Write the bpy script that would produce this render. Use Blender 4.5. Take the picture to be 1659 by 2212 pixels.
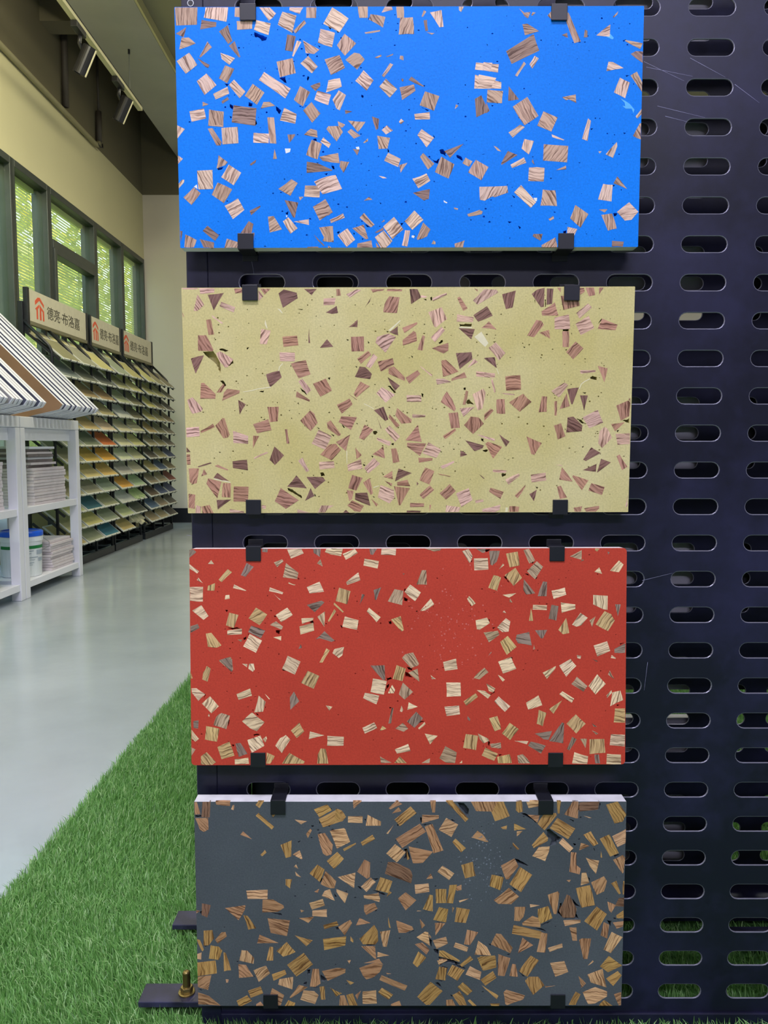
import bpy, bmesh, math, random
import numpy as np
from mathutils import Vector, Matrix
from mathutils.geometry import delaunay_2d_cdt

for _o in list(bpy.data.objects):
    bpy.data.objects.remove(_o, do_unlink=True)
SC = bpy.context.scene
COL = SC.collection
R = math.radians
EYE = 0.86

# ---------------------------------------------------------------- camera
cam_data = bpy.data.cameras.new('camera')
cam_data.sensor_fit = 'HORIZONTAL'
cam_data.sensor_width = 36.0
cam_data.lens = 1711.0 / 1659.0 * 36.0
cam_data.clip_start = 0.02
cam_data.clip_end = 200
cam = bpy.data.objects.new('camera', cam_data)
cam.location = (0, 0, EYE)
cam.rotation_euler = (R(90 - 4.84), 0, 0)
COL.objects.link(cam)
SC.camera = cam

# ---------------------------------------------------------------- exposure
SC.view_settings.view_transform = 'Standard'
SC.view_settings.look = 'None'
SC.view_settings.exposure = 0.12
SC.view_settings.gamma = 1.0
SC.view_settings.use_curve_mapping = False
SC.cycles.use_denoising = True
SC.cycles.max_bounces = 6
SC.cycles.diffuse_bounces = 3
SC.cycles.glossy_bounces = 3
SC.cycles.transparent_max_bounces = 10
SC.cycles.use_adaptive_sampling = True
SC.cycles.adaptive_threshold = 0.04
SC.cycles.adaptive_min_samples = 16
SC.cycles.sample_clamp_indirect = 6.0
SC.cycles.caustics_reflective = False
SC.cycles.caustics_refractive = False

# ---------------------------------------------------------------- world: open daylight sky
world = bpy.data.worlds.new('daylight')
SC.world = world
world.use_nodes = True
wn = world.node_tree.nodes
wl = world.node_tree.links
wn.clear()
w_out = wn.new('ShaderNodeOutputWorld')
w_bg = wn.new('ShaderNodeBackground')
w_sky = wn.new('ShaderNodeTexSky')
w_sky.sky_type = 'NISHITA'
w_sky.sun_disc = False
w_sky.sun_elevation = R(55)
w_sky.sun_rotation = R(60)
w_sky.air_density = 1.6
w_sky.dust_density = 3.0
w_bg.inputs['Strength'].default_value = 0.75
wl.new(w_sky.outputs[0], w_bg.inputs['Color'])
wl.new(w_bg.outputs[0], w_out.inputs['Surface'])

# ---------------------------------------------------------------- sun on the garden outside the windows
sun_d = bpy.data.lights.new('sun', 'SUN')
sun_d.energy = 12.0
sun_d.angle = R(1.0)
sun_d.color = (1.0, 0.93, 0.72)
sun = bpy.data.objects.new('sun', sun_d)
sun.rotation_euler = (R(-8), R(34), 0)      # comes over the roof, down onto the garden
COL.objects.link(sun)

# ---------------------------------------------------------------- ceiling lamps of the showroom, and an added wall light
def area(name, loc, sx, sy, power, color, rot=(0, 0, 0)):
    d = bpy.data.lights.new(name, 'AREA')
    d.shape = 'RECTANGLE'
    d.size = sx
    d.size_y = sy
    d.energy = power
    d.color = color
    o = bpy.data.objects.new(name, d)
    o.location = loc
    o.rotation_euler = rot
    COL.objects.link(o)
    return o

COOL = (0.88, 0.85, 1.0)
WARM = (1.0, 0.93, 0.66)
area('ceiling_lamp_aisle', (-0.5, -0.35, 3.9), 2.0, 0.5, 140, COOL)
area('ceiling_lamp_entrance', (0.6, -3.3, 3.9), 3.0, 0.6, 190, (0.80, 0.78, 1.0))
area('ceiling_lamp_rear', (2.0, 4.2, 3.9), 1.6, 0.5, 60, (0.95, 0.97, 0.9))
area('ceiling_lamp_hall', (-0.9, 6.2, 3.9), 0.5, 2.4, 34, WARM)
area('warm_wall_fill', (-1.55, 3.6, 3.55), 0.2, 1.6, 75, WARM, (0, R(58), 0))  # unseen warm light added to bring out the cream of the wall

# ---------------------------------------------------------------- helpers
def s2l(c):
    return c / 12.92 if c <= 0.04045 else ((c + 0.055) / 1.055) ** 2.4

def rgb(r, g, b, k=1.0):
    return (min(1, s2l(r / 255.0) * k), min(1, s2l(g / 255.0) * k), min(1, s2l(b / 255.0) * k), 1.0)

class NT:
    def __init__(self, name):
        self.m = bpy.data.materials.new(name)
        self.m.use_nodes = True
        self.n = self.m.node_tree.nodes
        self.l = self.m.node_tree.links
        self.b = self.n['Principled BSDF']
    def node(self, t, **kw):
        x = self.n.new(t)
        for k, v in kw.items():
            setattr(x, k, v)
        return x
    def link(self, a, b):
        self.l.new(a, b)

def mat(name, color, rough=0.5, metal=0.0, spec=0.5, var=0.08, vscale=8.0, bump=0.0, bscale=60.0, coat=0.0):
    """Principled material whose colour drifts with a noise, with an optional fine bump."""
    t = NT(name)
    t.b.inputs['Roughness'].default_value = rough
    t.b.inputs['Metallic'].default_value = metal
    t.b.inputs['Specular IOR Level'].default_value = spec
    t.b.inputs['Coat Weight'].default_value = coat
    tc = t.node('ShaderNodeTexCoord')
    nz = t.node('ShaderNodeTexNoise')
    nz.inputs['Scale'].default_value = vscale
    nz.inputs['Detail'].default_value = 4
    t.link(tc.outputs['Object'], nz.inputs['Vector'])
    rp = t.node('ShaderNodeValToRGB')
    e = rp.color_ramp.elements
    e[0].position, e[1].position = 0.3, 0.7
    e[0].color = tuple(c * (1 - var) for c in color[:3]) + (1,)
    e[1].color = tuple(min(1, c * (1 + var)) for c in color[:3]) + (1,)
    t.link(nz.outputs['Fac'], rp.inputs['Fac'])
    t.link(rp.outputs['Color'], t.b.inputs['Base Color'])
    if bump:
        n2 = t.node('ShaderNodeTexNoise')
        n2.inputs['Scale'].default_value = bscale
        n2.inputs['Detail'].default_value = 3
        t.link(tc.outputs['Object'], n2.inputs['Vector'])
        bp = t.node('ShaderNodeBump')
        bp.inputs['Strength'].default_value = bump
        bp.inputs['Distance'].default_value = 0.002
        t.link(n2.outputs['Fac'], bp.inputs['Height'])
        t.link(bp.outputs['Normal'], t.b.inputs['Normal'])
    return t.m

class MB:
    """collects simple shapes into one mesh, in world coordinates"""
    def __init__(self):
        self.v, self.f, self.mi = [], [], []
        self.cur = 0
    def add(self, vs, fs):
        o = len(self.v)
        self.v += [tuple(p) for p in vs]
        for f in fs:
            self.f.append(tuple(o + i for i in f))
            self.mi.append(self.cur)
        return self
    def box(self, x0, x1, y0, y1, z0, z1):
        vs = [(x0, y0, z0), (x1, y0, z0), (x1, y1, z0), (x0, y1, z0), (x0, y0, z1), (x1, y0, z1), (x1, y1, z1), (x0, y1, z1)]
        return self.add(vs, [(3, 2, 1, 0), (4, 5, 6, 7), (0, 1, 5, 4), (1, 2, 6, 5), (2, 3, 7, 6), (3, 0, 4, 7)])
    def obox(self, m, x0, x1, y0, y1, z0, z1):
        a = MB().box(x0, x1, y0, y1, z0, z1)
        return self.add([tuple(m @ Vector(p)) for p in a.v], a.f)
    def prism_xz(self, poly, y0, y1):
        """polygon (x, z) counter-clockwise as seen from -y, extruded from y0 (near) to y1"""
        n = len(poly)
        vs = [(x, y0, z) for x, z in poly] + [(x, y1, z) for x, z in poly]
        fs = [tuple(range(n)), tuple(range(2 * n - 1, n - 1, -1))]
        fs += [(i, n + i, n + (i + 1) % n, (i + 1) % n) for i in range(n)]
        return self.add(vs, fs)
    def prism_yz(self, poly, x0, x1):
        """polygon (y, z) counter-clockwise as seen from +x, extruded from x1 (front) back to x0"""
        n = len(poly)
        vs = [(x1, y, z) for y, z in poly] + [(x0, y, z) for y, z in poly]
        fs = [tuple(range(n)), tuple(range(2 * n - 1, n - 1, -1))]
        fs += [(i, n + i, n + (i + 1) % n, (i + 1) % n) for i in range(n)]
        return self.add(vs, fs)
    def tube(self, pts, r, n=10, cap=True):
        pts = [Vector(p) for p in pts]
        rings = []
        up = None
        for i, p in enumerate(pts):
            d = (pts[min(i + 1, len(pts) - 1)] - pts[max(i - 1, 0)]).normalized()
            if up is None:
                up = Vector((0, 0, 1)) if abs(d.z) < 0.9 else Vector((1, 0, 0))
            a = d.cross(up).normalized()
            b = a.cross(d).normalized()
            up = b
            rings.append([p + (a * math.cos(2 * math.pi * k / n) + b * math.sin(2 * math.pi * k / n)) * r for k in range(n)])
        vs = [tuple(q) for ring in rings for q in ring]
        fs = []
        for i in range(len(pts) - 1):
            for k in range(n):
                fs.append((i * n + k, i * n + (k + 1) % n, (i + 1) * n + (k + 1) % n, (i + 1) * n + k))
        if cap:
            fs.append(tuple(range(n - 1, -1, -1)))
            fs.append(tuple((len(pts) - 1) * n + k for k in range(n)))
        return self.add(vs, fs)
    def lathe(self, prof, cx, cy, n=32):
        """profile of (radius, z) turned about a vertical axis"""
        vs = [(cx + r * math.cos(2 * math.pi * k / n), cy + r * math.sin(2 * math.pi * k / n), z) for r, z in prof for k in range(n)]
        fs = []
        for i in range(len(prof) - 1):
            for k in range(n):
                fs.append((i * n + k, i * n + (k + 1) % n, (i + 1) * n + (k + 1) % n, (i + 1) * n + k))
        fs.append(tuple(range(n - 1, -1, -1)))
        fs.append(tuple((len(prof) - 1) * n + k for k in range(n)))
        return self.add(vs, fs)
    def build(self, name, material, parent=None, smooth=False, bevel=0.0, local=False):
        me = bpy.data.meshes.new(name)
        vs = self.v
        if parent is not None and not local:
            lx, ly, lz = parent.location if parent.parent is None else (parent.location + parent.parent.location)
            vs = [(x - lx, y - ly, z - lz) for x, y, z in vs]
        me.from_pydata(vs, [], self.f)
        ms = material if isinstance(material, (list, tuple)) else [material]
        for m_ in ms:
            me.materials.append(m_)
        if len(ms) > 1:
            me.polygons.foreach_set('material_index', self.mi)
        if smooth:
            me.polygons.foreach_set('use_smooth', [True] * len(me.polygons))
        me.update()
        o = bpy.data.objects.new(name, me)
        COL.objects.link(o)
        if parent is not None:
            o.parent = parent
        if bevel:
            b = o.modifiers.new('bevel', 'BEVEL')
            b.width = bevel
            b.segments = 2
            b.limit_method = 'ANGLE'
        return o

def tag(o, label=None, cat=None, group=None, kind=None):
    if label:
        o['label'] = label
    if cat:
        o['category'] = cat
    if group:
        o['group'] = group
    if kind:
        o['kind'] = kind
    return o

def empty(name, loc, label=None, cat=None, group=None, kind=None):
    o = bpy.data.objects.new(name, None)
    o.location = loc
    o.empty_display_size = 0.05
    COL.objects.link(o)
    return tag(o, label, cat, group, kind)

def share(src, name, parent=None, loc=(0, 0, 0)):
    """another object on the same mesh data"""
    o = bpy.data.objects.new(name, src.data)
    o.location = loc
    COL.objects.link(o)
    if parent is not None:
        o.parent = parent
    return o

# ---------------------------------------------------------------- materials
M = {}
M['cream_wall'] = mat('cream_wall_paint', rgb(205, 199, 160), 0.85, var=0.03, vscale=1.2, bump=0.1)
M['back_wall'] = mat('back_wall_paint', rgb(218, 210, 196), 0.85, var=0.03, vscale=1.2, bump=0.1)
M['dark_upper'] = mat('dark_upper_paint', rgb(112, 106, 84), 0.9, var=0.06, vscale=1.5)
M['ceiling'] = mat('ceiling_paint', rgb(150, 146, 118), 0.9, var=0.03, vscale=2.0)
M['bulkhead'] = mat('bulkhead_plaster', rgb(172, 172, 160), 0.9, var=0.06, vscale=3.0, bump=0.15, bscale=20)
M['bulk_strip'] = mat('bulkhead_lit_side', rgb(210, 202, 150), 0.8, var=0.03)  # bulkhead side face, the yellowish light on it put into the colour
M['white_wall'] = mat('white_wall_paint', rgb(196, 196, 206), 0.85, var=0.03, vscale=1.0)
M['frame_dark'] = mat('window_frame_metal', rgb(74, 80, 76), 0.4, 0.3, var=0.08)
M['black_metal'] = mat('black_powder_coat', rgb(20, 21, 30), 0.42, 0.0, 0.5, var=0.15, vscale=14)
M['rack_black'] = mat('rack_black_paint', rgb(24, 27, 30), 0.4, 0.0, 0.5, var=0.12, vscale=10)
M['steel'] = mat('galvanised_steel', rgb(165, 168, 170), 0.35, 0.9, var=0.1, vscale=30)
M['zinc'] = mat('yellow_zinc_plating', rgb(150, 132, 84), 0.35, 0.85, var=0.1, vscale=40)
M['white_paint'] = mat('white_stand_lacquer', rgb(242, 243, 250), 0.35, var=0.03, vscale=4)
M['board_white'] = mat('white_sample_board', rgb(232, 235, 244), 0.5, var=0.04, vscale=6)
M['board_brown'] = mat('brown_wood_laminate', rgb(140, 110, 82), 0.45, var=0.10, vscale=5)
M['slab_stack'] = mat('pale_board_core', rgb(222, 213, 216), 0.8, var=0.06, vscale=20)
M['stack_dark'] = mat('grey_board_core', rgb(130, 122, 120), 0.8, var=0.15, vscale=20)
M['plastic_white'] = mat('white_bucket_plastic', rgb(232, 238, 240), 0.35, var=0.02)
M['plastic_blue'] = mat('blue_lid_plastic', rgb(20, 95, 225), 0.3, var=0.04)
M['plastic_black'] = mat('black_bucket_plastic', rgb(28, 28, 28), 0.3, var=0.05)
M['green_band'] = mat('green_print', rgb(20, 125, 60), 0.5, var=0.03)
M['grey_print'] = mat('grey_print', rgb(165, 178, 190), 0.6, var=0.05)
M['label_white'] = mat('label_paper', rgb(236, 232, 232), 0.6, var=0.02)
M['label_tan'] = mat('label_tan_print', rgb(214, 176, 110), 0.6, var=0.08, vscale=30)
M['label_red'] = mat('label_red_print', rgb(205, 70, 70), 0.6, var=0.03)
M['ink'] = mat('dark_lettering', rgb(84, 80, 66), 0.6, var=0.1)
M['sign_face'] = mat('sign_board_cream', rgb(212, 206, 182), 0.6, var=0.04, vscale=25)
M['logo_red'] = mat('logo_vermilion', rgb(226, 98, 66), 0.6, var=0.03)
M['tile_edge'] = mat('tile_pale_edge', rgb(206, 208, 196), 0.7, var=0.05, vscale=20)
M['pipe'] = mat('painted_conduit', rgb(150, 145, 112), 0.6, var=0.05)
M['pipe_dark'] = mat('dark_conduit', rgb(72, 66, 58), 0.6, var=0.08)
M['rail_metal'] = mat('track_rail_metal', rgb(205, 200, 165), 0.4, 0.2, var=0.05)
M['lamp_black'] = mat('spotlight_black', rgb(34, 34, 38), 0.35, var=0.1)
M['lamp_reflection'] = mat('spotlight_edge_reflection', rgb(235, 228, 190), 0.3, 0.0, var=0.03)  # pale colour painting the reflection along the spotlight body
M['slat'] = mat('blind_slat_white', rgb(214, 222, 190), 0.6, var=0.04)

# glass: clear with a faint reflection
_g = NT('window_glass')
_tr = _g.node('ShaderNodeBsdfTransparent')
_tr.inputs['Color'].default_value = (0.93, 0.97, 0.88, 1)
_gl = _g.node('ShaderNodeBsdfGlossy')
_gl.inputs['Roughness'].default_value = 0.02
_mx = _g.node('ShaderNodeMixShader')
_fr = _g.node('ShaderNodeLayerWeight')
_fr.inputs['Blend'].default_value = 0.5
_pw = _g.node('ShaderNodeMath', operation='POWER')
_pw.inputs[1].default_value = 5.0
_g.link(_fr.outputs['Facing'], _pw.inputs[0])
_sm = _g.node('ShaderNodeMath', operation='MULTIPLY_ADD')
_sm.inputs[1].default_value = 0.6
_sm.inputs[2].default_value = 0.03
_g.link(_pw.outputs[0], _sm.inputs[0])
_g.link(_sm.outputs[0], _mx.inputs[0])
_g.link(_tr.outputs[0], _mx.inputs[1])
_g.link(_gl.outputs[0], _mx.inputs[2])
_g.link(_mx.outputs[0], _g.n['Material Output'].inputs['Surface'])
M['glass'] = _g.m

# blind slats let some daylight through
_s = NT('translucent_blind_slat')
_s.b.inputs['Base Color'].default_value = rgb(214, 222, 190)
_s.b.inputs['Roughness'].default_value = 0.6
_tl = _s.node('ShaderNodeBsdfTranslucent')
_tl.inputs['Color'].default_value = rgb(212, 214, 176)
_ms = _s.node('ShaderNodeMixShader')
_nz = _s.node('ShaderNodeTexNoise')
_nz.inputs['Scale'].default_value = 3.0
_mr = _s.node('ShaderNodeMapRange')
_mr.inputs['To Min'].default_value = 0.4
_mr.inputs['To Max'].default_value = 0.6
_s.link(_nz.outputs['Fac'], _mr.inputs['Value'])
_s.link(_mr.outputs['Result'], _ms.inputs[0])
_s.link(_s.b.outputs[0], _ms.inputs[1])
_s.link(_tl.outputs[0], _ms.inputs[2])
_s.link(_ms.outputs[0], _s.n['Material Output'].inputs['Surface'])
M['slat'] = _s.m

# polished grey epoxy floor with soft clouds and slight waviness
_f = NT('epoxy_floor')
_tc = _f.node('ShaderNodeTexCoord')
_n1 = _f.node('ShaderNodeTexNoise')
_n1.inputs['Scale'].default_value = 1.3
_n1.inputs['Detail'].default_value = 6
_f.link(_tc.outputs['Object'], _n1.inputs['Vector'])
_rp = _f.node('ShaderNodeValToRGB')
_rp.color_ramp.elements[0].position = 0.32
_rp.color_ramp.elements[1].position = 0.68
_rp.color_ramp.elements[0].color = rgb(156, 166, 170)
_rp.color_ramp.elements[1].color = rgb(178, 188, 194)
_f.link(_n1.outputs['Fac'], _rp.inputs['Fac'])
_f.link(_rp.outputs['Color'], _f.b.inputs['Base Color'])
_f.b.inputs['Roughness'].default_value = 0.16
_f.b.inputs['Specular IOR Level'].default_value = 0.6
_n2 = _f.node('ShaderNodeTexNoise')
_n2.inputs['Scale'].default_value = 9.0
_n2.inputs['Detail'].default_value = 2
_f.link(_tc.outputs['Object'], _n2.inputs['Vector'])
_bp = _f.node('ShaderNodeBump')
_bp.inputs['Strength'].default_value = 0.10
_bp.inputs['Distance'].default_value = 0.01
_f.link(_n2.outputs['Fac'], _bp.inputs['Height'])
_f.link(_bp.outputs['Normal'], _f.b.inputs['Normal'])
M['floor'] = _f.m

# perforated rack sheet: black coat with faint dusty scuffs
_k = NT('perforated_sheet_coat')
_tc = _k.node('ShaderNodeTexCoord')
_n1 = _k.node('ShaderNodeTexNoise')
_n1.inputs['Scale'].default_value = 5.0
_n1.inputs['Detail'].default_value = 8
_n1.inputs['Roughness'].default_value = 0.7
_k.link(_tc.outputs['Object'], _n1.inputs['Vector'])
_rp = _k.node('ShaderNodeValToRGB')
_rp.color_ramp.elements[0].position = 0.42
_rp.color_ramp.elements[1].position = 0.75
_rp.color_ramp.elements[0].color = rgb(15, 16, 35)
_rp.color_ramp.elements[1].color = rgb(38, 38, 72)
_k.link(_n1.outputs['Fac'], _rp.inputs['Fac'])
_k.link(_rp.outputs['Color'], _k.b.inputs['Base Color'])
_r2 = _k.node('ShaderNodeMapRange')
_r2.inputs['To Min'].default_value = 0.32
_r2.inputs['To Max'].default_value = 0.5
_k.link(_n1.outputs['Fac'], _r2.inputs['Value'])
_k.link(_r2.outputs['Result'], _k.b.inputs['Roughness'])
_k.b.inputs['Specular IOR Level'].default_value = 0.45
M['sheet'] = _k.m
M['sheet_edge'] = mat('slot_lip_highlight', rgb(122, 122, 138), 0.3, 0.4, var=0.08, vscale=40)  # slot lips of the black sheet, their edge highlight painted in lighter
# ================================================================ THE SETTING
XW, YB = -2.6, 8.78            # window wall and back wall
ZL = 3.54                      # cream paint ends here, dark above
def struct(name, mb, m, bevel=0.0):
    return tag(mb.build(name, m, bevel=bevel), kind='structure')

tag(struct('floor', MB().box(-2.9, 5.2, -6.0, YB + 0.2, -0.1, 0.0), M['floor']), 'polished pale grey epoxy floor reflecting the windows')
CE = [MB().box(-1.73, 5.2, -6.0, YB + 0.2, 4.0, 4.15)]
tag(struct('ceiling', CE[0], M['ceiling']), 'olive grey flat ceiling at the top of the room')
tag(struct('trim_1', MB().box(-2.205, -1.73, -6.0, YB, 3.92, 4.6), M['bulkhead']), 'grey plaster bulkhead along the ceiling above the track')
tag(struct('trim_2', MB().box(-1.7299, -1.712, -6.0, YB, 3.925, 3.999), M['bulk_strip']), 'narrow pale yellow side of the bulkhead, light painted into its colour')
tag(struct('trim_3', MB().box(-2.6, -2.206, 6.27, 6.47, 4.05, 4.6), M['dark_upper']), 'dark cross beam high in the ceiling recess')
tag(struct('trim_4', MB().box(-2.75, -2.205, -6.0, YB, 4.6, 4.7), M['dark_upper']), 'dark top of the ceiling recess beside the bulkhead')
tag(struct('wall_back', MB().box(-2.75, 5.2, YB, YB + 0.15, 0, ZL), M['back_wall']), 'plain greyish cream back wall behind the sample racks')
tag(struct('trim_5', MB().box(-2.75, 5.2, YB, YB + 0.15, ZL, 4.7), M['dark_upper']), 'dark painted band at the top of the back wall')
tag(struct('wall_right', MB().box(5.0, 5.2, -6.0, YB, 0, 4.15), M['white_wall']), 'white side wall beyond the perforated rack')
tag(struct('wall_front', MB().box(-2.9, 5.2, -6.2, -6.0, 0, 4.7), mat('grey_wall_paint', rgb(120, 120, 138), 0.85, var=0.04, vscale=1.0)), 'grey wall behind the viewer')
tag(struct('trim_6', MB().box(-2.75, -2.6, -6.0, YB, ZL, 4.7), M['dark_upper']), 'dark painted band at the top of the window wall')
ZT, ZS = 2.86, 0.35            # window head and sill
wm = MB().box(-2.75, -2.6, -6.0, YB, ZT, ZL)
wm.box(-2.75, -2.6, -6.0, YB, 0, ZS)
wm.box(-2.75, -2.6, -6.0, 2.4, ZS, ZT)
tag(struct('wall_left', wm, M['cream_wall']), 'cream yellow wall above the row of windows')
tag(struct('baseboard_back', MB().box(-2.6, 5.0, YB - 0.012, YB - 0.0005, 0, 0.16), M['black_metal']), 'dark baseboard along the back wall')

# ---------------------------------------------------------------- windows with blinds behind the glass
bays = [(2.42, 3.40), (3.43, 4.42), (4.45, 5.70), (5.73, 6.31), (6.34, 7.30), (7.33, 8.04), (8.07, 8.765)]
wlab = ['nearest dark framed window, out past the white stands', 'dark framed window beside the white stands',
        'dark framed window at the left picture edge with a half seen blind', 'tall narrow window left of the first sign board',
        'window with a crossbar and lower casement above the first sign', 'narrow window above the second sign board',
        'last window before the back wall, glowing yellow']
for i, (y0, y1) in enumerate(bays):
    w = empty('window_%d' % (i + 1), (XW, (y0 + y1) / 2, ZS), wlab[i], kind='structure')
    fr = MB()
    fr.box(-2.72, -2.597, y0 - 0.028, y0 + 0.022, ZS, ZT)
    fr.box(-2.72, -2.597, y1 - 0.022, y1 + 0.012, ZS, ZT)
    fr.box(-2.72, -2.597, y0 + 0.022, y1 - 0.022, ZT - 0.05, ZT)
    fr.box(-2.72, -2.597, y0 + 0.022, y1 - 0.022, ZS, ZS + 0.05)
    fr.build('window_frame', M['frame_dark'], w, bevel=0.003)
    ztop = ZT - 0.05
    if i == 4:
        MB().box(-2.70, -2.59, y0 + 0.022, y1 - 0.022, 2.40, 2.47).build('transom', M['frame_dark'], w, bevel=0.003)
        cs = MB().box(-2.67, -2.58, y0 + 0.022, y0 + 0.065, ZS + 0.05, 2.40)
        cs.box(-2.67, -2.58, y1 - 0.075, y1 - 0.022, ZS + 0.05, 2.40)
        cs.box(-2.67, -2.58, y0 + 0.065, y1 - 0.075, 2.36, 2.40)
        cs.build('casement_frame', M['frame_dark'], w, bevel=0.003)
        MB().box(-2.642, -2.638, y0 + 0.066, y1 - 0.076, ZS + 0.05, 2.359).build('pane', M['glass'], w)
        MB().box(-2.642, -2.638, y0 + 0.022, y1 - 0.022, 2.471, ztop).build('pane', M['glass'], w)
    else:
        MB().box(-2.642, -2.638, y0 + 0.022, y1 - 0.022, ZS + 0.05, ztop).build('pane', M['glass'], w)
    b = empty('venetian_blind', (-2.70, (y0 + y1) / 2, ZT - 0.06),
              'white venetian blind hanging in the ' + ['nearest window past the white stands', 'window beside the white stands', 'window at the left picture edge',
              'tall narrow window left of the first sign', 'window with the crossbar above the first sign', 'narrow window above the second sign', 'last window before the back wall'][i],
              'blind', 'venetian blinds in the window row')
    MB().box(-2.715, -2.68, y0 + 0.03, y1 - 0.07, ZT - 0.085, ZT - 0.055).build('headrail', M['slat'], b)
    sl = MB()
    z = ZT - 0.1
    tilt = 0.0125
    while z > 0.8:
        sl.add([(-2.706, y0 + 0.035, z + tilt), (-2.694, y0 + 0.035, z - tilt), (-2.694, y1 - 0.075, z - tilt), (-2.706, y1 - 0.075, z + tilt)], [(0, 1, 2, 3)])
        z -= 0.0235
    s_ = sl.build('slats', M['slat'], b)
    s_['kind'] = 'stuff'
    cd = MB()
    for yy in (y0 + 0.14, y1 - 0.18):
        cd.tube([(-2.686, yy, 0.8), (-2.686, yy, ZT - 0.085)], 0.0018, 5)
    cd.build('ladder_cord', M['slat'], b)

# ---------------------------------------------------------------- the garden outside
leafm = NT('garden_leaves')
leafm.b.inputs['Roughness'].default_value = 0.6
_at = leafm.node('ShaderNodeAttribute', attribute_name='rnd')
_rp = leafm.node('ShaderNodeValToRGB')
_rp.color_ramp.elements[0].color = rgb(120, 136, 60)
_rp.color_ramp.elements[1].color = rgb(226, 206, 90)
_e = _rp.color_ramp.elements.new(0.5)
_e.color = rgb(172, 186, 100)
leafm.link(_at.outputs['Fac'], _rp.inputs['Fac'])
leafm.link(_rp.outputs['Color'], leafm.b.inputs['Base Color'])
_tl = leafm.node('ShaderNodeBsdfTranslucent')
leafm.link(_rp.outputs['Color'], _tl.inputs['Color'])
_mx = leafm.node('ShaderNodeMixShader')
_mx.inputs[0].default_value = 0.4
leafm.link(leafm.b.outputs[0], _mx.inputs[1])
leafm.link(_tl.outputs[0], _mx.inputs[2])
leafm.link(_mx.outputs[0], leafm.n['Material Output'].inputs['Surface'])

tag(struct('trim_7', MB().box(-30, -2.9, -8, 40, -0.4, -0.2), mat('garden_lawn', rgb(120, 140, 60), 0.9, var=0.25, vscale=1.5)), 'green garden ground outside the windows')
rs = np.random.RandomState(5)
shr = [(-6.6, 4.5, 4.2, 'garden shrub outside the window at the left picture edge'), (-6.9, 8.2, 5.2, 'garden shrub outside the narrow window by the first sign'),
       (-6.4, 11.8, 5.0, 'garden shrub outside the window with the crossbar'), (-7.2, 15.5, 6.0, 'garden shrub outside the narrow window by the second sign'),
       (-6.6, 19.3, 6.4, 'yellow green garden shrub outside the last window')]
for sx_, sy_, sh_, lab in shr:
    t_ = empty('garden_shrub', (sx_, sy_, -0.2), lab, 'shrub', 'garden shrubs outside the windows')
    n = 2600
    d = rs.normal(size=(n, 3))
    d /= np.linalg.norm(d, axis=1)[:, None]
    rad = rs.uniform(0.55, 1.0, n) ** 0.5
    c = np.stack([d[:, 0] * rad * 1.3, d[:, 1] * rad * 1.5, sh_ * 0.55 + d[:, 2] * rad * sh_ * 0.5], 1)
    a = rs.normal(size=(n, 3)); a /= np.linalg.norm(a, axis=1)[:, None]
    b_ = np.cross(a, rs.normal(size=(n, 3))); b_ /= np.linalg.norm(b_, axis=1)[:, None]
    s1 = 0.11
    vs = np.stack([c - a * s1, c + b_ * s1 * 0.6, c + a * s1, c - b_ * s1 * 0.6], 1).reshape(-1, 3)
    me = bpy.data.meshes.new('foliage')
    me.from_pydata(vs.tolist(), [], [(4 * k, 4 * k + 1, 4 * k + 2, 4 * k + 3) for k in range(n)])
    at = me.attributes.new('rnd', 'FLOAT', 'POINT')
    at.data.foreach_set('value', np.repeat(rs.uniform(0, 1, n), 4).astype(np.float32))
    me.materials.append(leafm.m)
    fo = bpy.data.objects.new('foliage', me)
    COL.objects.link(fo)
    fo.parent = t_
    fo['kind'] = 'stuff'
    st = MB()
    for k in range(4):
        q = k * 1.57
        st.tube([(sx_ + 0.1 * math.cos(q), sy_ + 0.1 * math.sin(q), -0.2), (sx_ + 0.5 * math.cos(q), sy_ + 0.6 * math.sin(q), sh_ * 0.55)], 0.04, 6)
    st.build('stem', M['pipe_dark'], t_)

# ---------------------------------------------------------------- conduit pipe, track and spotlights
cp = empty('conduit_pipe', (-2.575, 7.38, 3.53), 'olive conduit pipe running along the top of the cream wall', 'pipe')
MB().tube([(-2.575, -2.0, 3.535), (-2.575, 7.30, 3.535), (-2.575, 7.37, 3.545), (-2.575, 7.40, 3.58)], 0.022, 10).build('pipe_run', M['pipe'], cp, smooth=True)
MB().tube([(-2.57, 7.40, 3.585), (-2.57, 7.41, 3.85)], 0.026, 10).build('riser', M['pipe_dark'], cp, smooth=True)
MB().tube([(-2.57, 7.41, 3.85), (-2.57, 7.412, 4.6)], 0.012, 8).build('riser_cable', M['pipe_dark'], cp, smooth=True)
MB().tube([(-2.57, 6.65, 3.58), (-2.57, 6.67, 4.6)], 0.026, 10).build('riser', M['pipe_dark'], cp, smooth=True)
MB().tube([(-2.555, 7.33, 3.545), (-2.55, 7.37, 3.525), (-2.545, 7.42, 3.54), (-2.55, 7.43, 3.575)], 0.006, 6).build('cable_loop', M['lamp_black'], cp, smooth=True)

tr = empty('track_rail', (-1.98, 6.69, 3.57), 'pale metal lighting track hung from the bulkhead', 'track')
MB().box(-2.0, -1.962, -1.0, 6.69, 3.565, 3.592).build('rail', M['rail_metal'], tr, bevel=0.002)
MB().box(-2.0, -1.962, -1.0, 6.66, 3.5925, 3.602).build('rail_channel', M['lamp_black'], tr)
for yy in (6.43, 3.2, 0.2):
    wi = MB().tube([(-1.981, yy, 3.60), (-1.981, yy, 3.92)], 0.0028, 6).build('suspension_wire', M['steel'], tr)
    MB().tube([(-1.981, yy, 3.885), (-1.981, yy, 3.9195)], 0.009, 8).build('anchor', M['lamp_black'], tr)

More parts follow.
